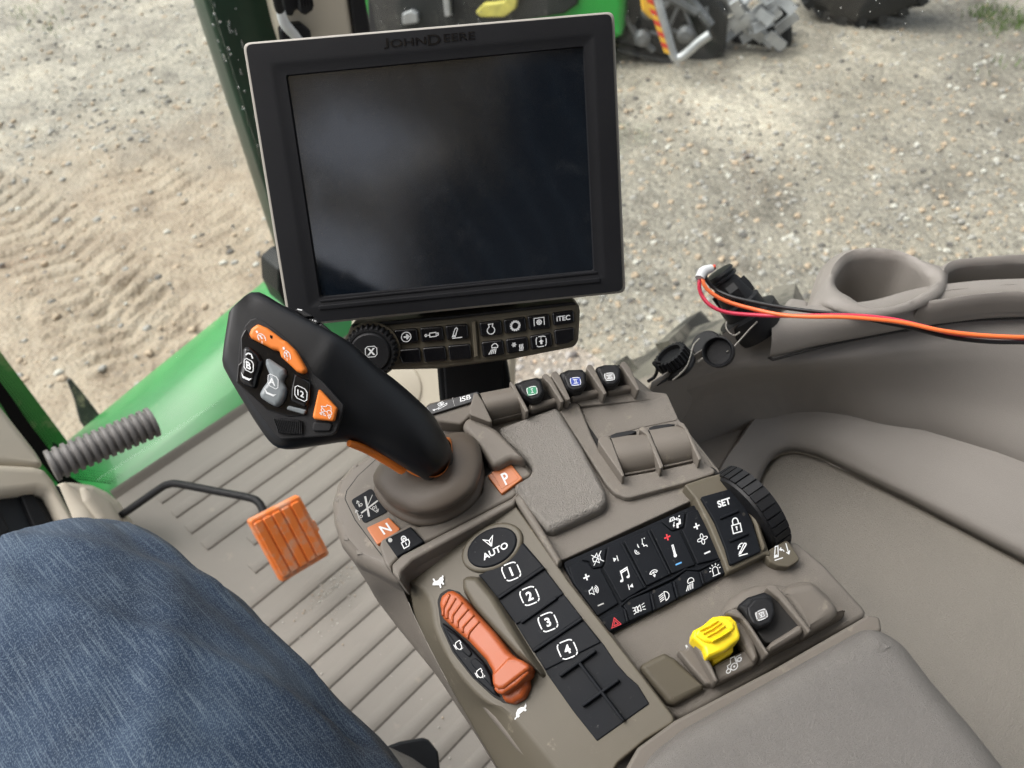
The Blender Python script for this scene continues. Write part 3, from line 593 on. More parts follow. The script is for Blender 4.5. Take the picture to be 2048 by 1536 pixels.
# label strip behind the joystick
b = MB(); b.plate(PF, Z(5, (30, 800), (60, 770), (395, 690), (410, 700), (350, 765), (420, 760), (420, 790), (280, 920), (130, 900), (90, 860)), .001, -.02, r=.002, cr=.004); b.build('front_deck', [M['taupe']], con)
def ik(k):
    k.text(PF.S, 'ISB', z1p(5, 310, 738), (12, -3.6), (-.8, -9.5), .0032, 1, .02, 1.1)
    k.icon(PF.S, z1p(5, 142, 795), (15, -4.5), (0, -10), IC['remote'], 1.3, .0032)
    k.stroke(PF.S, Z(5, (222, 735), (235, 790)), .8, .0032, 4)
key('label_strip', PF, Z(5, (42, 795), (75, 778), (390, 690), (404, 700), (395, 735), (345, 770), (85, 850), (60, 835)), .003, 'glossy black strip with cylinder symbol and lettering', m='black_gloss', r=.0006, h0=-.002, print_=ik)
# right-hand keypad (radio, phone, climate, lights)
b = MB(); b.plate(PK, Z(4, (140, 512), (960, 152), (988, 172), (1168, 575), (430, 958), (390, 890), (205, 640)), .001, -.02, r=.001, cr=.003, wall=0)
b.build('keypad_base', [M['black_key']], con)
R4, U4 = (.92, -.40), (-.26, -.96)
def IK(name, x, y, s=9, m=1, w=1.5):
    def f(k): k.icon(PK.S, z1p(4, x, y), (R4[0] * s, R4[1] * s), (U4[0] * s, U4[1] * s), IC[name], w, .0030, m)
    return f
def multi(*fs):
    def f(k):
        for g in fs: g(k)
    return f
def led(x, y):
    def f(k): k.sheet(PK.S, [z1p(4, x + 10 * math.cos(a), y + 10 * math.sin(a)) for a in np.linspace(0, 5.8, 9)], .0029, 5)
    return f
KP = [('mute_key', [(246, 494), (416, 412), (396, 522), (382, 540), (332, 548), (306, 505)], IK('mute', 357, 485, 11), 'black key with crossed-out speaker'),
      ('volume_key', [(172, 532), (240, 500), (298, 508), (328, 552), (378, 545), (492, 768), (360, 850), (208, 642)], multi(IK('plus', 288, 603, 6.5, 1, 3), IK('speaker', 335, 685, 10), IK('minus', 377, 773, 6.5, 4, 2.4)), 'black key with plus, speaker and minus'),
      ('track_key', [(420, 408), (500, 378), (652, 672), (508, 760), (388, 545), (402, 520)], multi(IK('next', 470, 490, 7), IK('note', 525, 588, 12, 1, 2.2), IK('prev', 562, 660, 7)), 'black key with music note'),
      ('phone_key', [(514, 372), (662, 308), (812, 588), (662, 662)], multi(IK('voice', 625, 410, 13), IK('phone', 704, 570, 10)), 'black key with telephone symbols'),
      ('temperature_key', [(680, 302), (760, 264), (818, 318), (868, 312), (970, 528), (818, 586)], multi(IK('plus', 790, 355, 6.5, 2, 3), IK('thermo', 832, 440, 12, 1, 1.8), IK('minus', 860, 519, 6.5, 3, 3)), 'black key with red plus, thermometer and blue minus'),
      ('airflow_key', [(748, 255), (905, 196), (890, 290), (820, 315)], IK('airflow', 845, 262, 12), 'black key with seated figure and air arrows'),
      ('fan_key', [(910, 198), (986, 178), (1130, 488), (978, 526), (880, 312), (896, 292)], multi(IK('plus', 972, 287, 6.5, 1, 3), IK('fan', 1008, 366, 11), IK('minus', 1038, 450, 6.5, 1, 3)), 'black key with plus, fan and minus'),
      ('hazard_key', [(374, 862), (520, 802), (540, 885), (432, 944)], multi(IK('hazard', 468, 883, 10, 2), led(398, 885)), 'black key with red warning triangle'),
      ('side_light_key', [(506, 775), (548, 738), (684, 692), (702, 812), (552, 880), (530, 800)], multi(IK('parklight', 615, 798, 13), led(553, 766)), 'black key with side light symbol'),
      ('head_light_key', [(690, 690), (820, 628), (848, 742), (712, 812)], multi(IK('beam', 772, 722, 11), led(708, 692)), 'black key with headlight symbol'),
      ('work_light_key', [(828, 625), (912, 558), (990, 566), (1012, 660), (860, 735)], multi(IK('work', 930, 645, 11), led(866, 615)), 'black key with work light symbol'),
      ('beacon_key', [(998, 562), (1132, 492), (1160, 572), (1022, 648)], multi(IK('beacon', 1088, 562, 11), led(1028, 570)), 'black key with beacon symbol')]
for n, q, f, l in KP:
    qc = (sum(p[0] for p in q) / len(q), sum(p[1] for p in q) / len(q))
    key(n, PK, Z(4, *[(qc[0] + (p[0] - qc[0]) * .975, qc[1] + (p[1] - qc[1]) * .975) for p in q]), .0028, l, r=.0007, h0=.0005, cr=.001, print_=f)
b = MB()
for l in (((505, 385), (655, 668)), ((672, 312), (808, 585)), ((525, 800), (545, 880)), ((690, 700), (712, 805)), ((830, 625), (858, 730)), ((995, 565), (1018, 645))): rib(b, PK, Z(4, *l), 5, .0044, .0, r=.0008)
rib(b, PK, Z(4, (505, 778), (550, 735), (820, 608), (905, 552), (985, 556), (1135, 482)), 4, .0038, 0)
b.build('keypad_ridges', [M['black_key']], con)
# SET column with its curved black key strip, roller wheel and corner tab
PS = Plane(PC.S(*z1p(4, 1180, 300), .0005), (-.10, -.16, .975), BW)
b = MB()
b.plate(PS, Z(4, (893, 28), (1030, -20), (1190, -60), (1255, 0), (1330, 160), (1432, 470), (1400, 462), (1165, 577), (1130, 480), (1050, 290), (962, 112)), .002, -.02, r=.0016, cr=.002)
b.plate(PS, Z(4, (1190, 40), (1215, 20), (1290, 110), (1370, 270), (1415, 420), (1385, 440), (1340, 290), (1270, 140)), .0055, .0, r=.003, cr=.004, seg=4)
b.build('set_column', [M['olive']], con)
def sk(k):
    k.text(PS.S, 'SET', z1p(4, 1142, 140), (13.5, -4.4), (-3.6, -13.5), .0050, 1, .03, .92)
    k.icon(PS.S, z1p(4, 1217, 282), (12, -3.5), (-3, -14), IC['lock'], 2.2, .0050)
    k.icon(PS.S, z1p(4, 1262, 425), (11, -3), (-2, -12), IC['armset'], 2.2, .0050)
    rib(k, PS, Z(4, (1118, 235), (1235, 187)), 5, .0066, .003); rib(k, PS, Z(4, (1178, 378), (1295, 328)), 5, .0066, .003)
    k.sheet(PS.S, [z1p(4, 1264 + 10 * math.cos(a), 212 + 11 * math.sin(a)) for a in np.linspace(0, 5.8, 9)], .0049, 5)
key('set_key', PS, Z(4, (996, 105), (1205, 47), (1262, 130), (1318, 255), (1372, 442), (1180, 530), (1150, 420), (1085, 260)), .0048, 'black key strip lettered SET with two padlock and arm symbols', r=.0006, h0=.001, print_=sk)
b = MB(); b.plate(PS, Z(4, (1400, 470), (1425, 430), (1535, 368), (1618, 494), (1545, 540), (1480, 535), (1430, 510)), .0005, -.012, r=.001, cr=.003)
b.icon(PS.S, z1p(4, 1500, 440), (15, -5), (-1, -14), IC['armup'], 1.9, .0007)
b.build('corner_tab', [M['olive'], M['white']], con)
whc = PC.S(1488, 1030, -.014); wax = (PC.u + Vector((0, 0, .08))).normalized()
b = MB()
b.lathe(whc, wax, [(-.004, .024), (-.0035, .0325), (.0, .0342), (.010, .0342), (.013, .0325), (.014, .026)], 96, 0, caps=True)
for k in range(32):   # raised bars between the grooves
    a = 2 * math.pi * k / 32; x = wax.orthogonal().normalized(); y = wax.cross(x)
    d = x * math.cos(a) + y * math.sin(a); tdir = wax.cross(d)
    for g in range(1):
        o = whc + d * .0343; b.box(o + wax * .005, wax * .0066, tdir * .0027, d * .0011, 0)
wh = b.build('roller_wheel', [M['black_plastic']], None, 30)
tag(wh, 'black grooved thumb wheel on the right edge of the console', 'wheel')
# lower tray, blank cap, housing of the yellow lever, hump of lever VI
b = MB()
b.plate(PT, [(1210, 1262), (1470, 1132), (1590, 1080), (1650, 1130), (1740, 1228), (1356, 1442)], .002, -.03, r=.003, cr=.006)
b.build('lower_tray', [M['taupe_grain']], con)
b = MB(); b.plate(PT, Z(4, (608, 1152), (690, 1105), (775, 1065), (850, 1110), (1025, 1275), (1012, 1295), (838, 1392), (800, 1385), (700, 1270)), .010, .0, r=.004, cr=.004, seg=5); b.build('blank_cap', [M['olive']], con)
b = MB()
b.plate(PT, Z(4, (848, 1050), (905, 1055), (940, 985), (985, 985), (1045, 1100), (1110, 1245), (1100, 1270), (1030, 1265), (930, 1150)), .012, .0, r=.0015, cr=.003)
b.plate(PT, Z(4, (945, 992), (985, 985), (1010, 1010), (1112, 1250), (1085, 1250)), .022, .004, r=.002, cr=.003)
b.plate(PT, Z(4, (1070, 1148), (1338, 1022), (1362, 1110), (1330, 1150), (1120, 1252), (1098, 1240)), .014, .0, r=.0025, cr=.004)
b.plate(PT, Z(4, (1175, 845), (1235, 850), (1290, 920), (1335, 1000), (1362, 1105), (1330, 1125), (1250, 990)), .020, .0, r=.003, cr=.004)
b.icon(PT.S, z1p(4, 1200, 1145), (16, -8), (-3, -15), IC['tractor'], 1.8, .0143)
b.text(PT.S, 'R', z1p(4, 912, 1032), (5.5, -3), (-2, -6), .0123, 1, .02)
b.build('lever_housing', [M['taupe'], M['white']], con)
b = MB(); b.plate(PT, Z(4, (1010, 1020), (1180, 880), (1340, 1030), (1075, 1150)), .004, .0, r=.001, cr=.002); b.build('lever_slot', [M['seam']], con)
yl = thing('pto_lever', PT.S(*z1p(4, 1110, 1040)), 'yellow grooved lever knob rising from its taupe housing on the console', 'lever')
b = MB()
b.plate(PT, Z(4, (1035, 1080), (1215, 960), (1245, 985), (1205, 1005), (1200, 1065), (1080, 1142), (1055, 1110)), .018, .002, r=.002, cr=.002)
b.plate(PT, Z(4, (945, 975), (952, 930), (1010, 900), (1075, 845), (1130, 838), (1185, 842), (1222, 878), (1245, 960), (1240, 985), (1150, 1055), (1035, 1105), (1015, 1040)), .030, .016, r=.0024, cr=.0016, seg=4)
b.plate(PT, Z(4, (962, 960), (975, 925), (1085, 858), (1172, 852), (1205, 885), (1212, 925), (1060, 1010), (1020, 1000)), .0322, .028, r=.002, cr=.003, seg=4)
for (a, c) in (((995, 930), (1108, 868)), ((1015, 950), (1130, 880)), ((1040, 968), (1150, 900)), ((1070, 998), (1185, 930))):
    m = ((a[0] + c[0]) / 2 - 2, (a[1] + c[1]) / 2 + 6)
    rib(b, PT, Z(4, a, m, c), 3.2, .0345, .03, r=.0006)
b.build('lever_knob', [M['yellow']], yl, 40)
b = MB()
HUMP = Z(4, (1128, 835), (1145, 780), (1185, 720), (1260, 665), (1345, 635), (1450, 625), (1540, 640), (1620, 608), (1690, 612), (1735, 640), (1915, 812), (1905, 830), (1690, 950), (1420, 1088), (1385, 1060), (1250, 850))
b.plate(PT, HUMP, .014, -.004, r=.008, cr=.01, seg=6)
b.plate(PT, Z(4, (1470, 690), (1560, 640), (1700, 620), (1905, 815), (1690, 945), (1660, 940), (1560, 800)), .0205, .0, r=.007, cr=.01, seg=5)
b.build('lever_hump', [M['taupe']], con, 60)
b = MB(); b.plate(PT, Z(4, (1225, 800), (1450, 690), (1500, 720), (1640, 905), (1410, 1020), (1340, 930)), .0215, .0, r=.0006, cr=.004); b.build('lever_opening', [M['seam']], con)
b = MB()
b.plate(PT, Z(4, (1140, 825), (1200, 795), (1228, 800), (1300, 880), (1428, 1082), (1405, 1085), (1255, 860)), .027, .0, r=.0015, cr=.004)
b.plate(PT, Z(4, (1400, 665), (1425, 646), (1460, 648), (1520, 710), (1690, 935), (1668, 950), (1490, 740)), .027, .0, r=.0015, cr=.004)
b.build('guard_cheek', [M['taupe']], con)
b = MB(); b.plate(PT, Z(4, (1405, 1040), (1440, 1000), (1610, 893), (1640, 905), (1636, 945), (1425, 1066)), .0245, .002, r=.003, cr=.004, seg=4); b.build('trough_lip', [M['taupe']], con)
hyd_lever(4, PT, [(1225, 775), (1290, 720), (1400, 685), (1450, 715), (1460, 820), (1435, 890), (1360, 918), (1310, 885), (1270, 820)], [(1285, 790), (1330, 735), (1410, 728), (1450, 765), (1458, 825), (1432, 885), (1368, 912), (1318, 885), (1295, 840)], [(1332, 822), (1400, 794), (1420, 848), (1350, 880)], 'VI', 'grey_tag', 'black lever knob with grey badge VI, beside the yellow lever', h=.030)
# throttle lever
th = thing('throttle_lever', PL.S(*z1p(3, 600, 1000)), 'long orange throttle lever with ribbed end and raised hook', 'throttle lever')
b = MB()
b.plate(PL, Z(3, (322, 690), (340, 640), (395, 605), (470, 625), (560, 725), (700, 872), (860, 1060), (950, 1112), (965, 1200), (942, 1290), (905, 1362), (840, 1395), (775, 1385), (700, 1340), (560, 1212), (425, 1040), (345, 860)), .0024, -.002, r=.0005, cr=.004)
b.build('throttle_slot', [M['seam']], con)
b = MB()
b.plate(PL, Z(3, (350, 830), (440, 900), (520, 980), (640, 1110), (690, 1200), (720, 1310), (745, 1345), (700, 1325), (560, 1200), (430, 1030), (362, 880)), .0065, .0, r=.0012, cr=.003)
for q in ([(372, 870), (440, 915), (515, 985), (560, 1045), (540, 1075), (465, 1010), (400, 920)], [(545, 1095), (580, 1075), (640, 1125), (682, 1200), (705, 1290), (640, 1215), (560, 1130)]):
    b.plate(PL, Z(3, *q), .0078, .004, r=.0008, cr=.002)
b.icon(PL.S, z1p(3, 467, 998), (7, 12), (8, -4), IC['engspd'], 1.3, .008, 1)
b.icon(PL.S, z1p(3, 612, 1190), (7, 12), (8, -4), IC['engspd'], 1.3, .008, 1)
b.text(PL.S, '1', z1p(3, 490, 1015), (4, 5), (5, -4), .008, 1); b.text(PL.S, '2', z1p(3, 640, 1205), (4, 5), (5, -4), .008, 1)
b.build('speed_preset_disc', [M['black_key'], M['white']], th)
b = MB()
b.plate(PL, Z(3, (745, 1325), (930, 1190), (942, 1270), (905, 1350), (835, 1388), (780, 1378)), .010, -.002, r=.004, cr=.004, seg=4)
b.plate(PL, Z(3, (330, 700), (345, 650), (385, 618), (420, 612), (470, 640), (560, 745), (700, 895), (800, 1030), (850, 1072), (905, 1095), (940, 1122), (948, 1150), (930, 1178), (770, 1300), (735, 1305), (705, 1280), (690, 1235), (692, 1165), (650, 1090), (530, 960), (440, 885), (350, 800)), .0165, .002, r=.0038, cr=.004, seg=6)
b.plate(PL, Z(3, (715, 1262), (775, 1262), (930, 1140), (948, 1150), (944, 1186), (868, 1260), (768, 1326), (730, 1318), (706, 1290)), .0185, .004, r=.002, cr=.0015, seg=4)
b.plate(PL, Z(3, (692, 1190), (800, 1075), (850, 1072), (905, 1095), (944, 1126), (948, 1152), (775, 1288), (735, 1292), (700, 1262)), .0205, .004, r=.0024, cr=.0018, seg=5)
for l in (((405, 640), (362, 735), (356, 790)), ((445, 665), (390, 760), (385, 810)), ((490, 695), (425, 785), (420, 840)), ((530, 740), (460, 825), (455, 872)), ((570, 780), (495, 865), (490, 905)), ((605, 825), (540, 900), (520, 945))):
    rib(b, PL, Z(3, *l), 6.2, .0176, .010, r=.0014)
b.build('lever_grip', [M['orange_lever']], th, 45)
# armrest
PA = Plane(PC.S(1560, 1430, .016), (-.10, .04, .99), BW)
b = MB()
b.plate(PA, [(1240, 1640), (1290, 1500), (1362, 1444), (1550, 1340), (1745, 1232), (1812, 1262), (1880, 1350), (1960, 1440), (2120, 1640)], .006, -.075, r=.020, cr=.035, seg=10)
ar = b.build('armrest_pad', [M['arm_leather']], None, 60)
tag(ar, 'grey-brown grained armrest pad behind the console keys', 'armrest')
b = MB()
b.plate(PC, [(1215, 1600), (1275, 1495), (1350, 1440), (1550, 1336), (1735, 1230), (1760, 1232), (1765, 1260), (1560, 1380), (1380, 1480), (1300, 1600)], .004, -.06, r=.002, cr=.003)
b.build('armrest_edge', [M['taupe']], con)
# ------------------------------------------------------------------ joystick
def joystick():
    t = thing('joystick', PJ.S(*z1p(2, 700, 480)), 'black multi-button joystick with orange switches, leaning over the ribbed floor mat', 'joystick')
    nrm = Vector((-.36, -.50, .78)).normalized()
    PH = Plane(W(*z1p(1, 500, 640), .497), nrm, (.8, -.6, 0))
    base = PJ.S(*z1p(1, 1610, 1400), .035)
    prs = [((262, 100), (80, 268)), ((300, 100), (44, 600)), ((372, 136), (66, 668)), ((470, 195), (120, 765)), ((600, 268), (200, 900)), ((720, 332), (300, 1065)), ((812, 378), (400, 1200)), ((905, 430), (500, 1240)), ((1000, 490), (700, 1215)), ((1150, 628), (930, 1185)), ((1300, 745), (1085, 1222)), ((1440, 868), (1230, 1300)), ((1555, 985), (1340, 1368)), ((1645, 1130), (1430, 1420)), ((1700, 1260), (1500, 1458)), ((1700, 1335), (1540, 1465))]
    hb = [.012, .015, .0165, .0175, .018, .018, .018, .018, .0175, .019, .0195, .0195, .019, .018, .0165, .015]
    ex = [3.2, 4.5, 5.5, 6, 6, 6, 5.5, 5, 4, 2.9, 2.4, 2.2, 2.1, 2, 2, 2]
    dB = (base - CAM).dot(V3((RX[2], RY[2], RZ[2]))) * -1
    rows = []; n = 40
    for i, (A, B) in enumerate(prs):
        a, c = z1p(1, *A), z1p(1, *B); s = max(0, (i - 7) / 8)
        pa, pb = PH.S(*a, -hb[i]), PH.S(*c, -hb[i])
        if s > 0:
            da = -(pa - CAM).dot(V3((RX[2], RY[2], RZ[2]))); db = -(pb - CAM).dot(V3((RX[2], RY[2], RZ[2])))
            f = s ** 1.1; pa = W(*a, da + (dB - da) * f); pb = W(*c, db + (dB + .0 - db) * f)
        ctr = (pa + pb) / 2; e1 = (pa - pb) / 2
        nn = (nrm - e1 * (nrm.dot(e1) / e1.length_squared)).normalized()
        ring = []
        for k in range(n):
            th = 2 * math.pi * k / n; c_, s_ = math.cos(th), math.sin(th)
            p = 2 / ex[i]
            ring.append(ctr + e1 * (math.copysign(abs(c_) ** p, c_)) + nn * hb[i] * math.copysign(abs(s_) ** p, s_))
        rows.append(ring)
    b = MB(); b.loft(rows, n, 52, closed_u=True, cap0=True, cap1=True, resample=False)
    b.build('handle', [M['black_soft']], t, 60)
    # button field
    def jk0(name, pts, h, m, r=.0012, h0=-.004, cr=.002, pr=None, label=None, seg=4, parent=None):
        k = MB(); k.plate(PH, Z(1, *pts), h, h0, r=r, cr=cr, seg=seg)
        if pr: pr(k)
        o = k.build(name, [M[m], M['white'], M['black_gloss']], parent or t)
        if label: o['label'] = label
        return o
    FI = [(222, 290), (262, 276), (320, 300), (420, 372), (540, 475), (640, 610), (690, 690), (760, 750), (905, 915), (888, 1000), (850, 1110), (815, 1135), (640, 1152), (440, 1166), (408, 1140), (290, 980), (165, 815), (120, 735), (128, 620), (145, 430), (185, 330)]
    bf = jk0('button_field', FI, .0006, 'black_plastic', r=.0006)
    def jk(*a, **k): return jk0(*a, parent=bf, **k)
    k = MB(); k.plate(PH, Z(1, (150, 420), (190, 345), (215, 420), (430, 520), (640, 690), (665, 745), (650, 900), (630, 990), (500, 1000), (340, 950), (210, 830), (118, 750), (130, 620), (155, 600)), .0014, 0, r=.0006, cr=.002); k.build('switch_well', [M['black_gloss']], bf)
    def cr_(k):
        k.icon(PH.S, z1p(1, 305, 425), (10, 3.5), (-1, -10.5), IC['cruise'], 1.3, .0083); k.text(PH.S, '2', z1p(1, 307, 455), (4.5, 1.6), (0, -4.5), .0083, 1, .03)
        k.icon(PH.S, z1p(1, 492, 555), (8, 5), (0, -12), IC['cruise'], 1.3, .0083); k.text(PH.S, '1', z1p(1, 491, 582), (4.5, 1.6), (0, -5), .0083, 1, .03)
        k.sheet(PH.S, Z(1, (365, 400), (384, 408), (380, 432), (366, 420)), .0083, 2)
    jk('cruise_switch', [(208, 395), (225, 352), (272, 318), (345, 350), (410, 398), (450, 432), (480, 445), (548, 512), (612, 622), (630, 660), (600, 684), (560, 670), (500, 612), (442, 560), (430, 515), (375, 503), (325, 475), (225, 425)], .008, 'orange', r=.0022, cr=.0025, pr=cr_, label='orange rocker switch with two dial symbols')
    def bb(k):
        k.icon(PH.S, z1p(1, 210, 625), (9.0, 4.6), (.5, -11.5), SQ, 1.6, .0073); k.text(PH.S, 'B', z1p(1, 208, 625), (14, 7), (-.3, -15), .0073, 1, .03)
        k.icon(PH.S, z1p(1, 193, 708), (11, 5), (0, -11), IC['wave'], 1, .0073); k.icon(PH.S, z1p(1, 213, 552), (8, 4), (0, -9), IC['wave2'], 2.6, .0073)
    jk('left_rocker', [(160, 505), (185, 482), (225, 495), (275, 540), (300, 592), (290, 645), (268, 700), (255, 765), (238, 792), (170, 762), (140, 730), (136, 690), (152, 625)], .007, 'black_gloss', r=.003, cr=.003, pr=bb, label='black rocker switch lettered B')
    def ab(k):
        k.icon(PH.S, z1p(1, 388, 742), (10, 5), (.5, -12), SQ, 1.3, .0083); k.text(PH.S, 'A', z1p(1, 380, 742), (13, 6), (0, -13), .0083, 1, .03)
        k.icon(PH.S, z1p(1, 368, 825), (12, 5), (0, -10), IC['wave'], 1, .0083)
    jk('right_rocker', [(330, 578), (350, 570), (470, 650), (475, 690), (450, 740), (478, 792), (470, 850), (440, 905), (405, 928), (350, 900), (295, 862), (284, 832), (310, 782), (348, 732), (356, 690), (328, 620)], .008, 'grey_key', r=.003, cr=.003, pr=ab, label='grey rocker switch lettered A')
    def tb(k):
        k.icon(PH.S, z1p(1, 592, 830), (12, 5.5), (.5, -12.5), SQ, 1.4, .0053); k.text(PH.S, '12', z1p(1, 590, 830), (12, 5.6), (0, -12), .0053, 1, .02)
    jk('numbered_button', [(540, 690), (560, 690), (662, 750), (652, 870), (625, 930), (512, 882), (516, 800)], .005, 'black_gloss', r=.0015, cr=.002, pr=tb, label='black button numbered 12')
    jk('light_bar', [(498, 918), (632, 950), (615, 985), (482, 945)], .0035, 'grey_key', r=.001, cr=.001)
    def ob(k): k.icon(PH.S, z1p(1, 778, 960), (13, 4.5), (0, -13), IC['drive'], 1.2, .0058)
    jk('drive_button', [(720, 798), (738, 808), (855, 938), (832, 1034), (690, 1018), (674, 1000)], .0055, 'orange', r=.0015, cr=.002, pr=ob, label='orange button with tractor symbol')
    jk('blank_button', [(682, 1036), (824, 1046), (804, 1106), (672, 1106)], .0025, 'black_plastic', r=.0008)
    k = MB(); k.plate(PH, Z(1, (375, 1000), (602, 1022), (595, 1128), (510, 1136), (425, 1108)), .0022, 0, r=.002, cr=.003)
    for q in range(15):
        x = 392 + q * 14.5; rib(k, PH, Z(1, (x, 1012 + q * 1.2), (x + 22 - q * 1.6, 1070 + q * .8), (x + 36 - q * 2.6, 1120 + q * .5)), 1.9, .0032, .001, r=.0004)
    k.build('thumb_roller', [M['black_plastic']], bf)
    # back-face buttons peeking over the upper edge, orange collar at the foot
    PB = Plane(PH.S(*z1p(1, 640, 270), -.012), nrm, (.8, -.6, 0))
    k = MB()
    k.plate(PB, Z(1, (420, 168), (520, 205), (560, 240), (700, 275), (830, 385), (740, 350), (560, 262)), .0, -.02, r=.002, cr=.002)
    for q in ([(535, 215), (600, 208), (640, 240), (690, 268), (620, 275)], [(628, 285), (670, 280), (735, 310), (700, 330)], [(680, 335), (745, 318), (830, 385), (760, 360)]): k.plate(PB, Z(1, *q), .004, -.01, r=.001, cr=.001)
    k.stroke(PB.S, Z(1, (565, 213), (600, 221)), 2, .0042, 1); k.text(PB.S, '10', z1p(1, 690, 297), (7, 3), (1, -3.5), .0042, 1)
    k.build('rear_buttons', [M['black_plastic'], M['white']], t)
    # orange sleeve: runs along the under edge and rings the foot
    k = MB()
    col = [W(*z1p(1, x, y), dB - .010 + dz) for x, y, dz in ((940, 1192, -.045), (1085, 1240, -.03), (1230, 1312, -.018), (1340, 1376, -.008))]
    k.tube([p + ray(z1p(1, 1200, 1300)) * .006 for p in col], [.0022, .0034, .0045, .005], 10, 0, 18)
    ring = [PJ.S(*z1p(1, x, y), .036) for x, y in ((1335, 1362), (1350, 1400), (1400, 1438), (1470, 1460), (1538, 1463), (1640, 1420), (1700, 1300), (1700, 1220), (1690, 1165), (1660, 1150), (1600, 1180), (1480, 1250))]
    up = [PJ.S(*z1p(1, x, y), .050) for x, y in ((1345, 1350), (1400, 1370), (1450, 1395), (1510, 1425), (1550, 1440), (1640, 1400), (1690, 1290), (1690, 1210), (1675, 1175), (1645, 1160), (1590, 1190), (1480, 1240))]
    lo = [p - PJ.n * .012 for p in ring]
    k.loft([lo, ring, up], 40, 9, closed_u=True)
    k.build('orange_sleeve', [M['orange']], t, 60)
    # rubber boot
    U = Z(2, (318, 520), (345, 430), (430, 340), (560, 290), (820, 190), (960, 165), (1040, 195), (1090, 260), (1112, 360), (1108, 440), (1070, 560), (985, 650), (880, 715), (760, 757), (650, 765), (560, 742), (460, 690), (385, 630))
    c = (sum(p[0] for p in U) / len(U), sum(p[1] for p in U) / len(U)); nk_ = z1p(2, 715, 420)
    def rg(s, h, m=0.0): return [PJ.S(c[0] + (p[0] - c[0]) * s + (nk_[0] - c[0]) * m, c[1] + (p[1] - c[1]) * s + (nk_[1] - c[1]) * m, h) for p in U]
    dn = (4, 24)
    def rgd(s, h, d): return [PJ.S(c[0] + dn[0] * d + (p[0] - c[0]) * s, c[1] + dn[1] * d + (p[1] - c[1]) * s, h) for p in U]
    k = MB()
    k.loft([rgd(.98, -.004, 1.0), rgd(1.01, .004, .95), rgd(1.01, .009, .8), rgd(.93, .0125, .6), rgd(.95, .0145, .4), rg(1.0, .018), rg(1.0, .024), rg(.96, .030), rg(.86, .0345, .1), rg(.66, .038, .35), rg(.48, .0395, .7), rg(.34, .040, 1.0), rg(.2, .040, 1.1)], 56, 60, closed_u=True, cap1=True)
    k.build('rubber_boot', [M['rubber_boot']], t, 60)
joystick()
# ------------------------------------------------------------------ monitor
def frame4(mb, pl, outer, inner, prof, cr, mi=0, px=True):
    O = [pl.loc(*p) for p in outer]; I = [pl.loc(*p) for p in inner]
    if area2(O) < 0: O = O[::-1]; I = I[::-1]
    Or = rounded(O, cr, 6); Ir = rounded(I, cr * .35, 6); n = len(Or); vs = []
    for t, h in prof: vs += [pl.at(Or[i][0] + (Ir[i][0] - Or[i][0]) * t, Or[i][1] + (Ir[i][1] - Or[i][1]) * t, h) for i in range(n)]
    fs = []
    for k in range(len(prof) - 1):
        for i in range(n):
            j = (i + 1) % n; fs.append((k * n + i, k * n + j, (k + 1) * n + j, (k + 1) * n + i))
    mb.add(vs, fs, mi)
mon = thing('display_monitor', PM.S(900, 640, -.03), 'large dark touchscreen monitor in a charcoal bezel with a grey rim', 'monitor')
oc = [(484, 85), (1229, 22), (1252, 586), (577, 655)]
def shr(q, f):
    c = (sum(p[0] for p in q) / 4, sum(p[1] for p in q) / 4); return [(c[0] + (p[0] - c[0]) * f, c[1] + (p[1] - c[1]) * f) for p in q]
b = MB(); b.plate(PM, oc, -.0040, -.030, r=.0020, cr=.0055, seg=4); b.build('rim', [M['silver']], mon)
b = MB(); b.plate(PM, [(p[0], p[1], .012) for p in shr(oc, .93)], -.028, -.052, r=.008, cr=.012); b.build('back_housing', [M['black_plastic']], mon)
sc_ = [(574, 152), (1166, 94), (1187, 541), (641, 594)]
b = MB(); frame4(b, PM, shr(oc, .983), sc_, [(0, -.0045), (0, .0), (.012, .0008), (.55, .0012), (.66, .0011), (.69, .0009), (.97, .0004), (1, -.0034)], .0048)
rib(b, PM, Z(8, (540, 1402), (1822, 1275)), 9, .0022, -.001, r=.0006)
rib(b, PM, Z(8, (545, 1372), (1810, 1240)), 5, .0014, -.001, r=.0005)
for txt, (x, y), s, wd in (('J', (846, 198), 1.0, 1.5), ('OHN', (947, 191), .74, 1.42), ('D', (1065, 180), 1.0, 1.25), ('EERE', (1180, 167), .76, 1.30)):
    b.text(PM.S, txt, z1p(8, x, y), (22 * s, -2.0 * s), (-1.0 * s, -21 * s), .0016, 1, .012, wd)
b.build('bezel', [M['bezel'], M['black_gloss']], mon)
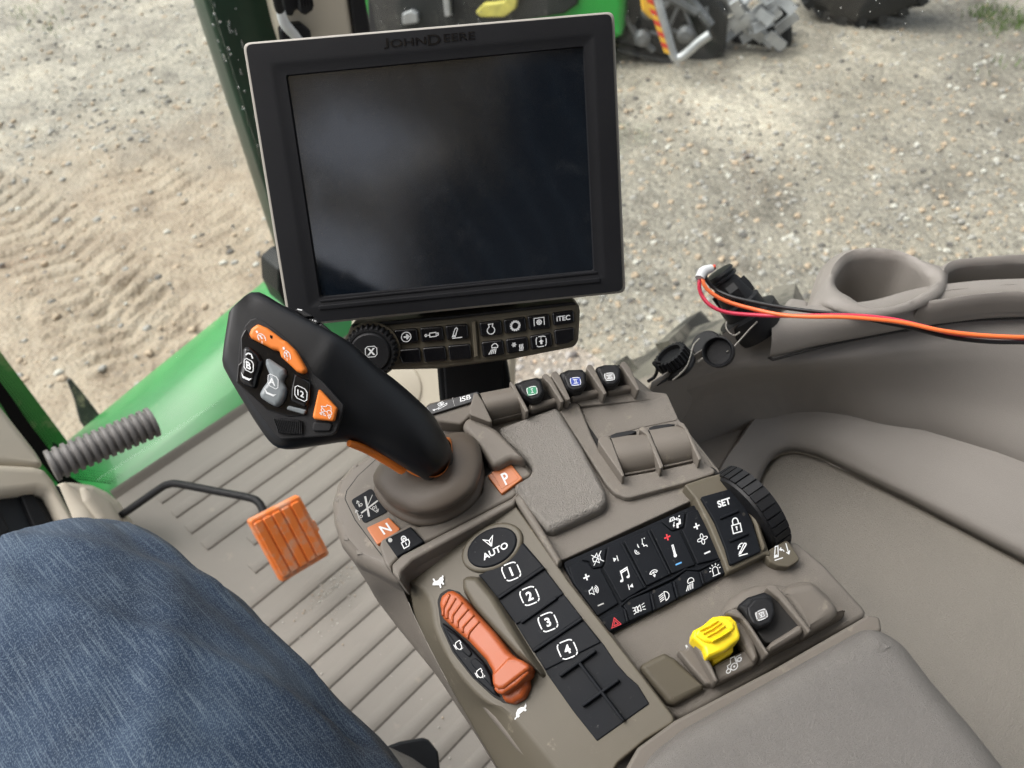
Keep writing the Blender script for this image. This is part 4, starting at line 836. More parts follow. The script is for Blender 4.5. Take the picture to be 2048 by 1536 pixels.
def screen_mat():
    m = mat('screen_glass', (.003, .0055, .0095), .2, spec=.95, coat=1.0); m.node_tree.nodes['Principled BSDF'].inputs['Coat Roughness'].default_value = .14; N = m.node_tree.nodes; L = m.node_tree.links; bs = N['Principled BSDF']
    tc = N.new('ShaderNodeTexCoord'); sm = N.new('ShaderNodeTexNoise'); sm.inputs['Scale'].default_value = 34; sm.inputs['Detail'].default_value = 10; sm.inputs['Roughness'].default_value = .78; L.new(tc.outputs['Object'], sm.inputs[0])
    wv = N.new('ShaderNodeTexWave'); wv.inputs['Scale'].default_value = 16; wv.inputs['Distortion'].default_value = 9; wv.inputs['Detail'].default_value = 4; wv.inputs['Detail Scale'].default_value = .6; L.new(tc.outputs['Object'], wv.inputs[0])
    r = N.new('ShaderNodeMapRange'); r.inputs['From Min'].default_value = .45; r.inputs['From Max'].default_value = .8; r.inputs['To Min'].default_value = .13; r.inputs['To Max'].default_value = .24; L.new(sm.outputs[0], r.inputs[0]); L.new(r.outputs[0], bs.inputs['Roughness'])
    rp = N.new('ShaderNodeValToRGB'); rp.color_ramp.elements[0].position = .56; rp.color_ramp.elements[0].color = (.003, .0055, .0095, 1); rp.color_ramp.elements[1].position = .9; rp.color_ramp.elements[1].color = (.022, .026, .03, 1); L.new(sm.outputs[0], rp.inputs[0])
    mx = N.new('ShaderNodeMixRGB'); mx.blend_type = 'ADD'; w2 = N.new('ShaderNodeMath'); w2.operation = 'POWER'; w2.inputs[1].default_value = 3; L.new(wv.outputs[0], w2.inputs[0]); L.new(w2.outputs[0], mx.inputs[0]); L.new(rp.outputs[0], mx.inputs[1]); mx.inputs[2].default_value = (.0012, .0018, .0024, 1); L.new(mx.outputs[0], bs.inputs['Base Color'])
    return m
M['screen'] = screen_mat()
b = MB(); b.plate(PM, shr(sc_, 1.01), -.003, -.006, r=.0003, cr=.001); b.build('screen', [M['screen']], mon)
# key module under the monitor
mod = thing('display_keypad', PD.S(930, 690), 'taupe key bar with rotary dial and fourteen black keys, under the monitor', 'key bar')
b = MB()
b.plate(PD, Z('b4', (200, 250), (225, 180), (1000, 110), (1860, 12), (1895, 40), (1905, 90), (1892, 300), (1862, 348), (1380, 442), (860, 508), (500, 516), (300, 500), (225, 460)), .0, -.025, r=.003, cr=.006, seg=4)
b.plate(PD, Z('b4', (470, 222), (1085, 155), (1125, 440), (1000, 455), (500, 480), (545, 330)), .0008, -.001, r=.0006, cr=.005)
b.plate(PD, Z('b4', (1150, 148), (1700, 85), (1870, 55), (1880, 100), (1862, 310), (1835, 330), (1180, 440)), .0008, -.001, r=.0006, cr=.005)
rib(b, PD, Z('b4', (1125, 160), (1145, 420)), 9, .004, 0, r=.0015)
b.plate(PD, Z('b4', (225, 182), (1000, 112), (1860, 14), (1880, 35), (1000, 135), (240, 210)), .0025, 0, r=.001, cr=.001, mi=1)
b.build('housing', [M['olive'], M['black_plastic']], mod)
MK = [((538, 222), (708, 208), (722, 312), (552, 326), 'arrow', (630, 270), 9.5), ((728, 205), (895, 193), (910, 300), (742, 313), 'cyl', (818, 255), 14), ((912, 190), (1078, 176), (1092, 284), (928, 298), 'hitch', (1002, 240), 10),
      ((552, 368), (730, 352), (744, 460), (600, 468), None, 0, 0), ((746, 352), (914, 338), (930, 446), (764, 460), None, 0, 0), ((932, 336), (1100, 322), (1110, 432), (948, 445), None, 0, 0),
      ((1160, 168), (1325, 148), (1336, 255), (1176, 272), 'engine', (1250, 213), 10), ((1338, 146), (1502, 124), (1514, 232), (1352, 250), 'gear', (1428, 188), 10), ((1514, 122), (1676, 102), (1688, 210), (1530, 225), 'pto', (1603, 160), 10), ((1694, 96), (1856, 76), (1866, 168), (1708, 192), 'TXT', (1780, 132), 5.2),
      ((1176, 310), (1340, 292), (1352, 402), (1192, 422), 'work', (1268, 357), 10), ((1355, 290), (1518, 268), (1530, 370), (1370, 396), 'ac', (1442, 340), 12), ((1532, 266), (1692, 238), (1702, 342), (1546, 370), 'uparrow', (1618, 303), 10), ((1708, 222), (1862, 200), (1860, 290), (1820, 316), (1722, 332), None, 0, 0)]
for q in MK:
    pts = [p for p in q if isinstance(p, tuple) and p[0] > 500][:5 if q[0] == (1708, 222) else 4]
    ico, c, s = q[-3:]
    def mk(k, ico=ico, c=c, s=s):
        if not ico: return
        C = z1p('b4', *c)
        if ico == 'TXT': k.text(PD.S, 'iTEC', C, (s * 2.0, -.24 * s), (-.1 * s, -2 * s), .0040, 1, .03)
        else: k.icon(PD.S, C, (s, -.13 * s), (-.06 * s, -s), IC[ico], 1.8, .0040)
    key('button', PD, Z('b4', *pts), .0038, {'arrow': 'black button with circled arrow', 'cyl': 'black button with cylinder symbol', 'hitch': 'black button with hitch symbol', 'engine': 'black button with engine symbol', 'gear': 'black button with gear ring', 'pto': 'black button with bracketed gear', 'TXT': 'black button lettered iTEC', 'work': 'black button with lamp symbol', 'ac': 'black button with snowflake and heat', 'uparrow': 'black button with up arrow'}.get(ico), m='black_gloss', r=.0013, cr=.0022, print_=mk, parent=mod)
kc = PD.S(*z1p('b4', 385, 355)); b = MB()
b.lathe(kc, PD.n, [(0, .0225), (.004, .0225)], 48, 1)
b.lathe(kc, PD.n, [(.001, .0208, 1), (.010, .0200, 1), (.0125, .0185, .6), (.0125, .0165, 0), (.0115, .0160, 0), (.0135, .0155, 0), (.0145, .0145, 0)], 120, 0, ripple=lambda k, a: .0008 * a * (1 if k % 4 < 2 else -1))
c = z1p('b4', 374, 378); b.icon(PD.up(.0147).S, c, (11.5, -.9), (-.6, -10.5), SQ, 1.5, 0, 2); b.text(PD.up(.0147).S, 'X', c, (14, -1.2), (-.3, -14), 0, 2, .04)
b.build('rotary_dial', [M['black_plastic'], M['olive'], M['white']], mod)
PP = PM.up(-.042)
post = thing('monitor_post', PP.S(950, 850, -.02), 'black textured post rising from the console to the monitor', 'post')
b = MB(); b.plate(PP, [(871, 700), (1008, 690), (1022, 770), (1035, 900), (890, 900), (878, 790)], .0, -.035, r=.003, cr=.002)
b.plate(PP, [(884, 700), (1004, 690), (1008, 770), (1020, 900), (900, 900), (890, 790)], .002, -.01, r=.002, cr=.002); b.build('post_body', [M['black_plastic']], post)
b = MB(); b.plate(PP, [(840, 690), (1040, 672), (1020, 400), (820, 420)], -.002, -.03, r=.003, cr=.004); b.build('bracket', [M['black_plastic']], post)
# ------------------------------------------------------------------ ground
GZ = -1.45
def node_ground():
    m = bpy.data.materials.new('gravel_and_mud'); m.use_nodes = True; N = m.node_tree.nodes; L = m.node_tree.links; bs = N['Principled BSDF']
    tc = N.new('ShaderNodeTexCoord'); P = tc.outputs['Object']
    def noise_(sc, det=5, ro=.6):
        t = N.new('ShaderNodeTexNoise'); t.inputs['Scale'].default_value = sc; t.inputs['Detail'].default_value = det; t.inputs['Roughness'].default_value = ro; L.new(P, t.inputs[0]); return t.outputs[0]
    def ramp(src, *st):
        r = N.new('ShaderNodeValToRGB'); e = r.color_ramp.elements
        while len(e) < len(st): e.new(.5)
        for k, (p, c) in enumerate(st): e[k].position = p; e[k].color = (*c, 1) if len(c) == 3 else c
        L.new(src, r.inputs[0]); return r.outputs[0]
    def mix(f, a, b, mode='MIX'):
        x = N.new('ShaderNodeMixRGB'); x.blend_type = mode
        if isinstance(f, float): x.inputs[0].default_value = f
        else: L.new(f, x.inputs[0])
        L.new(a, x.inputs[1]); L.new(b, x.inputs[2]); return x.outputs[0]
    def vor(sc, out='Color'):
        v = N.new('ShaderNodeTexVoronoi'); v.inputs['Scale'].default_value = sc; L.new(P, v.inputs['Vector']); return v.outputs[out]
    sA = ramp(vor(36), (0, (.11, .104, .095)), (.22, (.26, .245, .22)), (.5, (.44, .415, .37)), (.75, (.56, .525, .46)), (.93, (.70, .665, .60)), (1, (.85, .83, .79)))
    sB = ramp(vor(110), (0, (.16, .148, .13)), (.5, (.41, .372, .315)), (1, (.60, .55, .47)))
    grit = mix(ramp(noise_(70, 3), (.42, (0, 0, 0)), (.58, (1, 1, 1))), sA, sB)
    patch = ramp(noise_(1.7, 7, .65), (.34, (.58, .55, .51)), (.5, (1.06, 1.04, .98)), (.68, (1.32, 1.27, 1.16)))
    gravel = mix(1.0, grit, patch, 'MULTIPLY')
    soil = ramp(noise_(5, 9, .72), (.25, (.27, .195, .13)), (.42, (.50, .38, .262)), (.56, (.66, .53, .382)), (.8, (.82, .70, .55)))
    soil = mix(ramp(noise_(55, 5), (.45, (0, 0, 0)), (.75, (.5, .5, .5))), soil, sB)
    at = N.new('ShaderNodeAttribute'); at.attribute_name = 'mud'
    ad = N.new('ShaderNodeMath'); ad.operation = 'ADD'; L.new(at.outputs['Fac'], ad.inputs[0])
    sb = N.new('ShaderNodeMath'); sb.operation = 'MULTIPLY_ADD'; L.new(noise_(3.2, 7), sb.inputs[0]); sb.inputs[1].default_value = .9; sb.inputs[2].default_value = -.45; L.new(sb.outputs[0], ad.inputs[1])
    col = mix(ramp(ad.outputs[0], (.20, (0, 0, 0)), (.75, (1, 1, 1))), gravel, soil)
    ag = N.new('ShaderNodeAttribute'); ag.attribute_name = 'dark_mask'
    dk = N.new('ShaderNodeRGB'); dk.outputs[0].default_value = (.52, .50, .48, 1)
    da = mix(ag.outputs['Fac'], N.new('ShaderNodeRGB').outputs[0], dk.outputs[0]); N['RGB'].outputs[0].default_value = (1, 1, 1, 1)
    col = mix(1.0, col, da, 'MULTIPLY')
    L.new(col, bs.inputs['Base Color']); bs.inputs['Roughness'].default_value = .62
    h = N.new('ShaderNodeBump'); h.inputs['Strength'].default_value = .7; h.inputs['Distance'].default_value = .012; L.new(vor(36, 'Distance'), h.inputs['Height']); h.invert = True
    h2 = N.new('ShaderNodeBump'); h2.inputs['Strength'].default_value = .45; h2.inputs['Distance'].default_value = .014; L.new(noise_(19, 8, .72), h2.inputs['Height']); L.new(h.outputs[0], h2.inputs['Normal'])
    L.new(h2.outputs[0], bs.inputs['Normal']); return m
M['ground'] = node_ground()
def ground():
    xs = np.concatenate([[-400, -120, -40, -15, -6, -2.5], np.arange(-.6, 3.0, .017), np.arange(3.0, 8.6, .04), [9.5, 12, 18, 40, 120, 400]])
    ys = np.concatenate([[-400, -120, -40, -15, -6, -2, -.8], np.arange(-.1, 2.3, .04), np.arange(2.3, 6.2, .017), np.arange(6.2, 9.6, .04), [11, 14, 20, 45, 120, 400]])
    nx, ny = len(xs), len(ys)
    tr = []   # wheel tracks: polyline of photographed points, lug direction
    for pts in ([(-60, 380), (60, 460), (190, 560), (300, 690)], [(150, 600), (260, 660), (330, 720), (400, 800)], [(250, 330), (360, 420), (470, 560)]):
        tr.append([WZ(x, y, GZ) for x, y in pts])
    V = []; mud = []; dark_mask = []
    segs = []
    for ti, t in enumerate(tr):
        sp = spline(t, 40); acc = 0
        for i in range(39): segs.append((ti, sp[i].xy, sp[i + 1].xy, acc)); acc += (sp[i + 1].xy - sp[i].xy).length
    A = np.array([s[1][:] for s in segs]); D = np.array([(s[2] - s[1])[:] for s in segs]); AC = np.array([s[3] for s in segs]); TI = np.array([s[0] for s in segs]); LN = np.linalg.norm(D, axis=1)
    for j, y in enumerate(ys):
        for i, x in enumerate(xs):
            z = 0.; md = 0.; dm = 0.
            if -1 < x < 9 and -.5 < y < 10:
                z = .030 * noise.noise((x * 1.6, y * 1.6, 3)) + .010 * noise.noise((x * 6, y * 6, 7)) + .003 * noise.noise((x * 17, y * 17, 9))
                md = 1.20 - math.hypot((x - .8) / 2.1, (y - 3.7) / 2.1) * .85
                dm = max(0, 1 - math.hypot(x - 4.6, y - 2.6) / .9) * .9 + max(0, 1 - math.hypot(x - 6.1, y - 2.3) / .8) * .8 + .35 * max(0, min(1, (y - 5.2) / 1.5))  # painted shade under machine and tyre, plus darker gravel far off
                if -.2 < x < 2.6 and 2.6 < y < 6.2:
                    q = np.array((x, y)); tt = np.clip(((q - A) * D).sum(1) / (LN ** 2), 0, 1); dd = np.linalg.norm(A + D * tt[:, None] - q, axis=1)
                    for ti in range(3):
                        mk = TI == ti; k = int(np.argmin(np.where(mk, dd, 9))); d = dd[k]
                        if d < .34:
                            s = AC[k] + tt[k] * LN[k]; c = D[k][0] * (q[1] - A[k][1]) - D[k][1] * (q[0] - A[k][0])
                            side = (d if c > 0 else -d)
                            ph = (s + .32 * abs(side) + .008 * noise.noise((x * 5, y * 5, 2))) / .125 * 2 * math.pi
                            w = min(1, (.34 - d) / .09) * (.55 + .6 * noise.noise((x * 2.5, y * 2.5, 5)) + .25)
                            z += max(0, w) * (.55 if ti == 2 else 1) * (.019 * max(-.9, min(.35, 3 * math.sin(ph) + 1.2)) - .004)
            V.append((x, y, GZ + z)); mud.append(md); dark_mask.append(min(1, dm))
    F = [(j * nx + i, j * nx + i + 1, (j + 1) * nx + i + 1, (j + 1) * nx + i) for j in range(ny - 1) for i in range(nx - 1)]
    me = bpy.data.meshes.new('ground'); me.from_pydata(V, [], F); me.materials.append(M['ground']); me.polygons.foreach_set('use_smooth', [True] * len(F))
    for nm, a in (('mud', mud), ('dark_mask', dark_mask)):
        at = me.attributes.new(nm, 'FLOAT', 'POINT'); at.data.foreach_set('value', a)
    o = bpy.data.objects.new('ground', me); COL.objects.link(o); o['kind'] = 'structure'
ground()
def scatter(name, kind_, mats, n, fn):
    b = MB()
    for _ in range(n):
        q = fn()
        if q: 
            p, s, mi = q; mb_stone(b, p, s, mi)
    o = b.build(name, mats, None, 60, flat=True); o['kind'] = kind_; return o
def mb_stone(b, p, s, mi):
    vs = []
    for k in range(3):
        a, r = ((-.5, .75), (.15, 1.0), (.62, .6))[k]
        for q in range(6):
            th = 2 * math.pi * q / 6 + random.uniform(-.3, .3); rr = r * random.uniform(.75, 1.15)
            vs.append(p + Vector((math.cos(th) * rr * s, math.sin(th) * rr * s * .8, a * s * .7)))
    fs = [(k * 6 + q, k * 6 + (q + 1) % 6, (k + 1) * 6 + (q + 1) % 6, (k + 1) * 6 + q) for k in range(2) for q in range(6)] + [tuple(12 + q for q in range(6))]
    b.add(vs, fs, mi)
M['st1'] = mat('stone_grey', (.30, .285, .26), .6, None, (60, .25)); M['st2'] = mat('stone_pale', (.46, .44, .39), .5, None, (60, .2)); M['st3'] = mat('stone_dark', (.12, .11, .10), .6, None, (60, .25)); M['st4'] = mat('stone_tan', (.40, .31, .22), .6, None, (60, .25))
def stfn():
    x, y = random.uniform(-30, 2080), random.uniform(-40, 800)
    p = WZ(x, y, GZ)
    if math.hypot((p.x - .8) / 1.75, (p.y - 4.1) / 1.55) < .85 and random.random() < .8: return None
    if math.hypot(p.x, p.y) > 9.5: return None
    s = random.choice((.006, .008, .008, .01, .012, .014, .018, .026)); return p + Vector((0, 0, .002 + .022 * noise.noise((p.x * 1.6, p.y * 1.6, 3)))), s, random.choice((0, 0, 0, 2, 3, 3, 3, 1))
scatter('gravel', 'stuff', [M['st1'], M['st2'], M['st3'], M['st4']], 9000, stfn)
M['grass'] = mat('grass_blades', (.10, .17, .035), .6, None, (9, .3))
b = MB()
for cx_, cy_, n in ((1975, 30, 150), (2035, 42, 110), (2000, 60, 60), (60, 30, 40), (90, 60, 25), (2000, 135, 14)):
    for _ in range(n):
        p = WZ(cx_ + random.gauss(0, 26), cy_ + random.gauss(0, 9), GZ); h = random.uniform(.03, .09); a = random.uniform(0, 6.3); w = .004
        dx = Vector((math.cos(a), math.sin(a), 0)); ln = Vector((random.gauss(0, .4), random.gauss(0, .4), 1)).normalized() * h
        b.add([p - dx * w, p + dx * w, p + ln * .6 + dx * w * .7, p + ln * .6 - dx * w * .7, p + ln + dx * .015], [(0, 1, 2, 3), (3, 2, 4)], 0)
o = b.build('grass', M['grass'], flat=True); o['kind'] = 'stuff'
# ------------------------------------------------------------------ cab shell and floor
M['mat_rubber'] = mat('ribbed_floor_mat', (.208, .190, .165), .50, (420, .2), (5, .08), spec=.35, dirt=(18, .61, (.42, .37, .28), .4), bump2=(40, .1))
M['green'] = mat('green_paint', (.030, .24, .055), .34, (110, .16), (9, .14), coat=.25, dirt=(11, .60, (.28, .28, .18), .35))
M['dark_green'] = mat('dark_green_frame', (.009, .036, .020), .35, (60, .05), (6, .45), coat=.1)
M['frit'] = mat('black_frit', (.004, .004, .005), .7, spec=.1)
yf0 = WZ(250, 985, 0).y + .010
b = MB(); b.box(Vector((.0, (yf0 - 1) / 2, -.03)), Vector((.78, 0, 0)), Vector((0, (yf0 + 1) / 2, 0)), Vector((0, 0, .022))); o = b.build('cab_floor', M['beige'], flat=True); o['kind'] = 'structure'
fm = thing('floor_mat', (.25, .8, 0), 'ribbed grey-beige rubber mat on the cab floor around the orange pedal', 'floor mat')
Y0 = WZ(325, 1008, 0).y; PITCH = (WZ(325, 1008, 0).y - WZ(384.5, 1069.5, 0).y) / 2
b = MB(); PZ = Plane((0, 0, 0), (0, 0, 1)); xl = WZ(250, 985, 0).x; yf = WZ(250, 985, 0).y
b.plate(PZ, [(-.5, -.7), (.60, -.7), (.60, yf), (xl - .3, yf)], .0, -.007, r=.002, cr=.01, local=True)
xc = [WZ(*p, 0).x for p in ((325, 1008), (355.2, 1038.3), (384.5, 1069.5), (413.8, 1098.8))]
def wob(x, k): return .0022 * math.sin(x * 9 + k * .6) if k in (1, 2, 3, 4) else .0006 * math.sin(x * 7 + k)
for k in range(26):
    yb = Y0 - k * PITCH; x0 = xc[k] if k < 4 else (.17 if k < 6 else .02) - .03 * (k - 4) if k < 9 else -.2; w = PITCH * .46
    X = np.linspace(x0, .585, 24); prof = [(-.0012, -.0001), (.0, .0026), (.0016, .0038), (w - .0024, .0042), (w - .0006, .0038), (w, -.0001)]
    vs = []; fs = []
    for i, x in enumerate(X):
        for dy, z in prof: vs.append(Vector((x, yb + dy + wob(x, k), z)))
    n = len(prof)
    for i in range(23):
        for q in range(n - 1): fs.append((i * n + q, (i + 1) * n + q, (i + 1) * n + q + 1, i * n + q + 1))
    fs += [tuple(range(n)), tuple(23 * n + q for q in range(n))[::-1]]
    b.add(vs, fs)
b.build('mat_sheet', M['mat_rubber'], fm, 40)
b = MB()
e0, e1 = Vector((xl - .02, yf, 0)), Vector((.62, yf, 0))
rows = [[e0 + Vector((0, -.004, -.003)), e1 + Vector((0, -.004, -.003))], [e0 + Vector((0, .003, .006)), e1 + Vector((0, .003, .006))], [e0 + Vector((0, .009, .013)), e1 + Vector((0, .009, .013))], [e0 + Vector((0, .013, .013)), e1 + Vector((0, .013, .013))], [e0 + Vector((0, .016, -.01)), e1 + Vector((0, .016, -.01))]]
b.loft(rows, 12, 20); b.build('raised_lip', M['mat_rubber'], fm)
# crumbs and dusty sand on the mat
b = MB()
for _ in range(420):
    if random.random() < .7: x, y = random.gauss(668, 34), random.gauss(1190, 20); x, y = x, y - (x - 668) * .75
    else: x, y = random.uniform(560, 900), random.uniform(1050, 1520)
    mb_stone(b, WZ(x, y, 0) + Vector((0, 0, .002)), random.choice((.0006, .0008, .0008, .0012, .0018)), random.choice((0, 1, 1)))
o = b.build('sand', [M['st4'], M['st2']], flat=True); o['kind'] = 'stuff'
# green sill panel outside the windscreen, corner post, centre post
gp = thing('green_sill_panel', (.4, 1.4, -.05), 'glossy green body panel below the windscreen, wet with a few drops', 'body panel')
b = MB(); rows = []
for dy, z in ((yf + .017, -.20), (yf + .018, -.06), (yf + .035, -.030), (1.33, -.020), (1.41, -.038), (1.485, -.070), (1.507, -.092), (1.516, -.13), (1.52, -.35)):
    rows.append([Vector((x, dy, z + .004 * math.sin(x * 3) + (.19 * (x - .19) if dy > 1.33 else .19 * (x - .19) * max(0, (dy - yf - .02) / (1.32 - yf))))) for x in np.linspace(-.25, .95, 14)])
b.loft(rows, 14, 44); b.build('panel', M['green'], gp, 60)
b = MB()
for q in ([(395, 790), (408, 748), (425, 760), (436, 790), (432, 802), (415, 812), (398, 800)],):
    b.sheet(lambda x, y, h: WZ(x, y, -.012), q, 0)
b.build('scraped_patch', M['silver'], gp)
YP = Plane(WY(688, 665, 1.42), (0, -.35, .93)); b = MB(); b.plate(YP, [(664, 652), (712, 638), (720, 700), (694, 700), (672, 682)], .004, -.03, r=.002, cr=.004); b.build('yellow_stripe', M['yellow'], gp)
M['drop'] = mat('water_drop', (.9, .92, .93), .04, spec=.6); M['drop'].node_tree.nodes['Principled BSDF'].inputs['Transmission Weight'].default_value = .9
b = MB()
for _ in range(46):
    x, y = random.gauss(370, 34), random.gauss(775, 22); p = WZ(x, y - (x - 370) * .62, -.022); r = random.choice((.0012, .0016, .002, .003))
    b.lathe(p, (0, -.1, 1), [(0, r), (r * .35, r * .85), (r * .55, r * .4)], 8)
o = b.build('drops', M['drop'], gp); o['kind'] = 'stuff'
pl_ = thing('corner_pillar', (.62, 1.26, .17), 'dark green cab corner pillar with raindrops, left of the monitor', 'pillar')
def xy_at(px, py, Y): p = WY(px, py, Y); return p
b = MB(); x0 = .577; x1 = .70
pr = [(x0, 1.262), (x0 + .008, 1.252), (x1, 1.240), (x1 + .02, 1.30), (x1, 1.36), (x0 + .02, 1.34)]
rows = [[Vector((x, y, z)) for x, y in pr] for z in (.14, .6, 1.2, 1.9)]
b.loft(rows, 36, 10, closed_u=True, cap0=True, cap1=True); b.build('pillar_body', M['dark_green'], pl_, 60)
b = MB()
b.plate(Plane((x0, 1.25, .1), (-.1, -1, .1)), [(558, 585), (556, 540), (580, 520), (640, 520), (640, 620), (575, 620)], .02, -.06, r=.006, cr=.01); b.build('rubber_foot', M['black_plastic'], pl_)
b = MB()
for _ in range(60):
    x, y = random.uniform(420, 520), random.uniform(0, 420)
    if x < 405 + y * .32 or x > 470 + y * .22: continue
    p = WY(x, y, 1.243); r = random.choice((.0008, .0012, .0016)); b.tube([p, p + Vector((0, 0, -r * random.choice((2, 2, 3, 8))))], [r, r * 1.3], 6)
o = b.build('drops', M['drop'], pl_); o['kind'] = 'stuff'
cp = thing('centre_post', (0, 1.4, .3), 'green upright with painted dust and tan reflections outside the glass at the left edge of the photo', 'post')
M['dust_reflection_green'] = mat('dust_and_reflection_green_paint', (.05, .22, .05), .5, (60, .2), (5, .3), dirt=(7, .48, (.36, .32, .20), .8))  # tan patches paint in dust smear and reflections together
b = MB(); b.box(Vector((-.02, 1.45, .3)), Vector((.066, 0, 0)), Vector((0, .08, 0)), Vector((0, 0, .75))); b.build('post_body', M['dust_reflection_green'], cp, flat=True)
b = MB(); b.plate(Plane((.04, 1.37, -.05), (.2, -1, .1)), [(96, 855), (110, 872), (120, 905), (108, 900)], .004, -.004, r=.001, cr=.001); b.build('bracket', M['black_plastic'], cp)
# windscreen with printed black edge and its dot pattern, side glass
def glass_mat():
    m = bpy.data.materials.new('cab_glass'); m.use_nodes = True; N = m.node_tree.nodes; L = m.node_tree.links
    N.remove(N['Principled BSDF']); t = N.new('ShaderNodeBsdfTransparent'); t.inputs[0].default_value = (.93, .955, .94, 1); g = N.new('ShaderNodeBsdfGlossy'); g.inputs['Roughness'].default_value = .02
    f0 = N.new('ShaderNodeLayerWeight'); f0.inputs[0].default_value = .5; f1 = N.new('ShaderNodeMath'); f1.operation = 'POWER'; f1.inputs[1].default_value = 5; L.new(f0.outputs['Facing'], f1.inputs[0]); f = N.new('ShaderNodeMath'); f.operation = 'MULTIPLY_ADD'; f.inputs[1].default_value = .9; f.inputs[2].default_value = .02; L.new(f1.outputs[0], f.inputs[0]); mx = N.new('ShaderNodeMixShader'); L.new(f.outputs[0], mx.inputs[0]); L.new(t.outputs[0], mx.inputs[1]); L.new(g.outputs[0], mx.inputs[2]); L.new(mx.outputs[0], N['Material Output'].inputs[0]); return m
M['glass'] = glass_mat()
wsn = thing('windscreen', (.3, 1.245, .6), 'clear windscreen pane with black dotted edge, between centre post and corner pillar', 'windscreen')
b = MB(); b.box(Vector((.31, 1.247, .86)), Vector((.27, 0, 0)), Vector((0, .0025, 0)), Vector((0, 0, .87))); b.build('pane', M['glass'], wsn, flat=True)
FY = 1.240
b = MB()
fr = [(-40, 712), (0, 762), (60, 848), (100, 900), (135, 950), (175, 975), (240, 985), (262, 975), (250, 1010), (150, 1010), (90, 935), (40, 872), (0, 806), (-40, 750)]
b.plate(Plane((0, FY, 0), (0, -1, 0), (1, 0, 0)), fr, .0015, .0005, r=.0002, cr=.002)
for (a, c, nn, dx, dy) in (((-20, 738), (98, 893), 46, 4.3, -2.9), ((150, 957), (262, 972), 34, 1.0, -4.8)):
    for r_ in range(5):
        for i in range(nn):
            s = (i + .5 * (r_ % 2)) / nn; x = a[0] + (c[0] - a[0]) * s + dx * r_; y = a[1] + (c[1] - a[1]) * s + dy * r_; rad = (1.55, 1.35, 1.15, .95, .75)[r_]
            b.add([WY(x + rad * math.cos(q), y + rad * math.sin(q), FY) for q in np.linspace(0, 5.24, 6)], [tuple(range(6))])
b.build('printed_edge', M['frit'], wsn)
sg = thing('side_window', (.86, .5, .7), 'clear right-hand side window pane with fine raindrops', 'window')
b = MB(); b.box(Vector((.87, .37, .95)), Vector((.0025, 0, 0)), Vector((0, .85, 0)), Vector((0, 0, .85))); b.build('pane', M['glass'], sg, flat=True)
b = MB()
for _ in range(90):
    x, y = random.choice(((random.uniform(1240, 1860), random.uniform(0, 90)), (random.uniform(1240, 2048), random.uniform(0, 330)), (random.uniform(740, 1040), random.uniform(0, 60))))
    p = WX(x, y, .866); r = random.choice((.0006, .0008, .0009, .0011)); b.lathe(p, (-1, 0, 0), [(0, r), (r * .5, r * .7)], 7)
o = b.build('drops', M['drop'], sg); o['kind'] = 'stuff'
# interior trim of the right front corner with camera clamps and cable
tp = thing('corner_trim', (.68, 1.12, .5), 'pale beige interior trim strip with black clamps, above the monitor', 'trim strip')
b = MB(); PTm = Plane((.68, 1.13, .6), (-.35, -.93, .1))
b.plate(PTm, [(528, -60), (690, -60), (712, 80), (740, 200), (600, 200), (556, 60)], .0, -.05, r=.012, cr=.02, seg=5); b.build('trim_body', M['beige'], tp, 60)
b = MB(); b.plate(PTm, [(694, -60), (722, -60), (745, 80), (770, 200), (736, 200), (710, 70)], .006, -.02, r=.004, cr=.004); b.build('door_seal', M['black_plastic'], tp)
b = MB()
for q, h in (([(562, -20), (600, -20), (604, 14), (590, 22), (586, 34), (570, 30)], .03), ([(598, -10), (624, -14), (628, 20), (612, 32), (600, 26)], .045), ([(560, 60), (580, 50), (604, 48), (622, 62), (626, 90), (566, 95)], .02)): b.plate(PTm, q, h, .0, r=.004, cr=.006)
for k in range(5): rib(b, PTm, [(600 + k * 6, -6), (603 + k * 6, 14)], 2.2, .048, .04, r=.0006)
b.build('clamp', M['black_plastic'], tp)
cb = MB(); cb.tube([PTm.S(548, -40, .06), PTm.S(556, 10, .05), PTm.S(563, 26, .045)], .0065, 10, 0, 12); cb.tube([PTm.S(561, 22, .046), PTm.S(570, 48, .04), PTm.S(592, 74, .03), PTm.S(610, 100, .02)], [.0068, .0085, .0075, .0075], 10, 1, 14)
o = cb.build('antenna_cable', [M['black_plastic'], M['white']], None, 60); tag(o, 'black cable with white label sleeve passing behind the monitor top', 'cable')
# lower right trim behind the key bar
lt = thing('lower_side_trim', (.62, .9, .1), 'pale beige moulded trim low behind the joystick and key bar', 'trim')
b = MB(); b.plate(Plane((.61, .9, .2), (-.82, -.25, .5)), [(700, 560), (1000, 560), (1020, 700), (1010, 900), (880, 900), (820, 870), (700, 830)], .0, -.03, r=.01, cr=.02, seg=4)
b.lathe(Plane((.61, .9, .2), (-.82, -.25, .5)).S(800, 770, -.001), (-.82, -.25, .5), [(0, .050), (.004, .050), (.006, .046)], 28); b.build('trim_body', M['beige'], lt, 50)
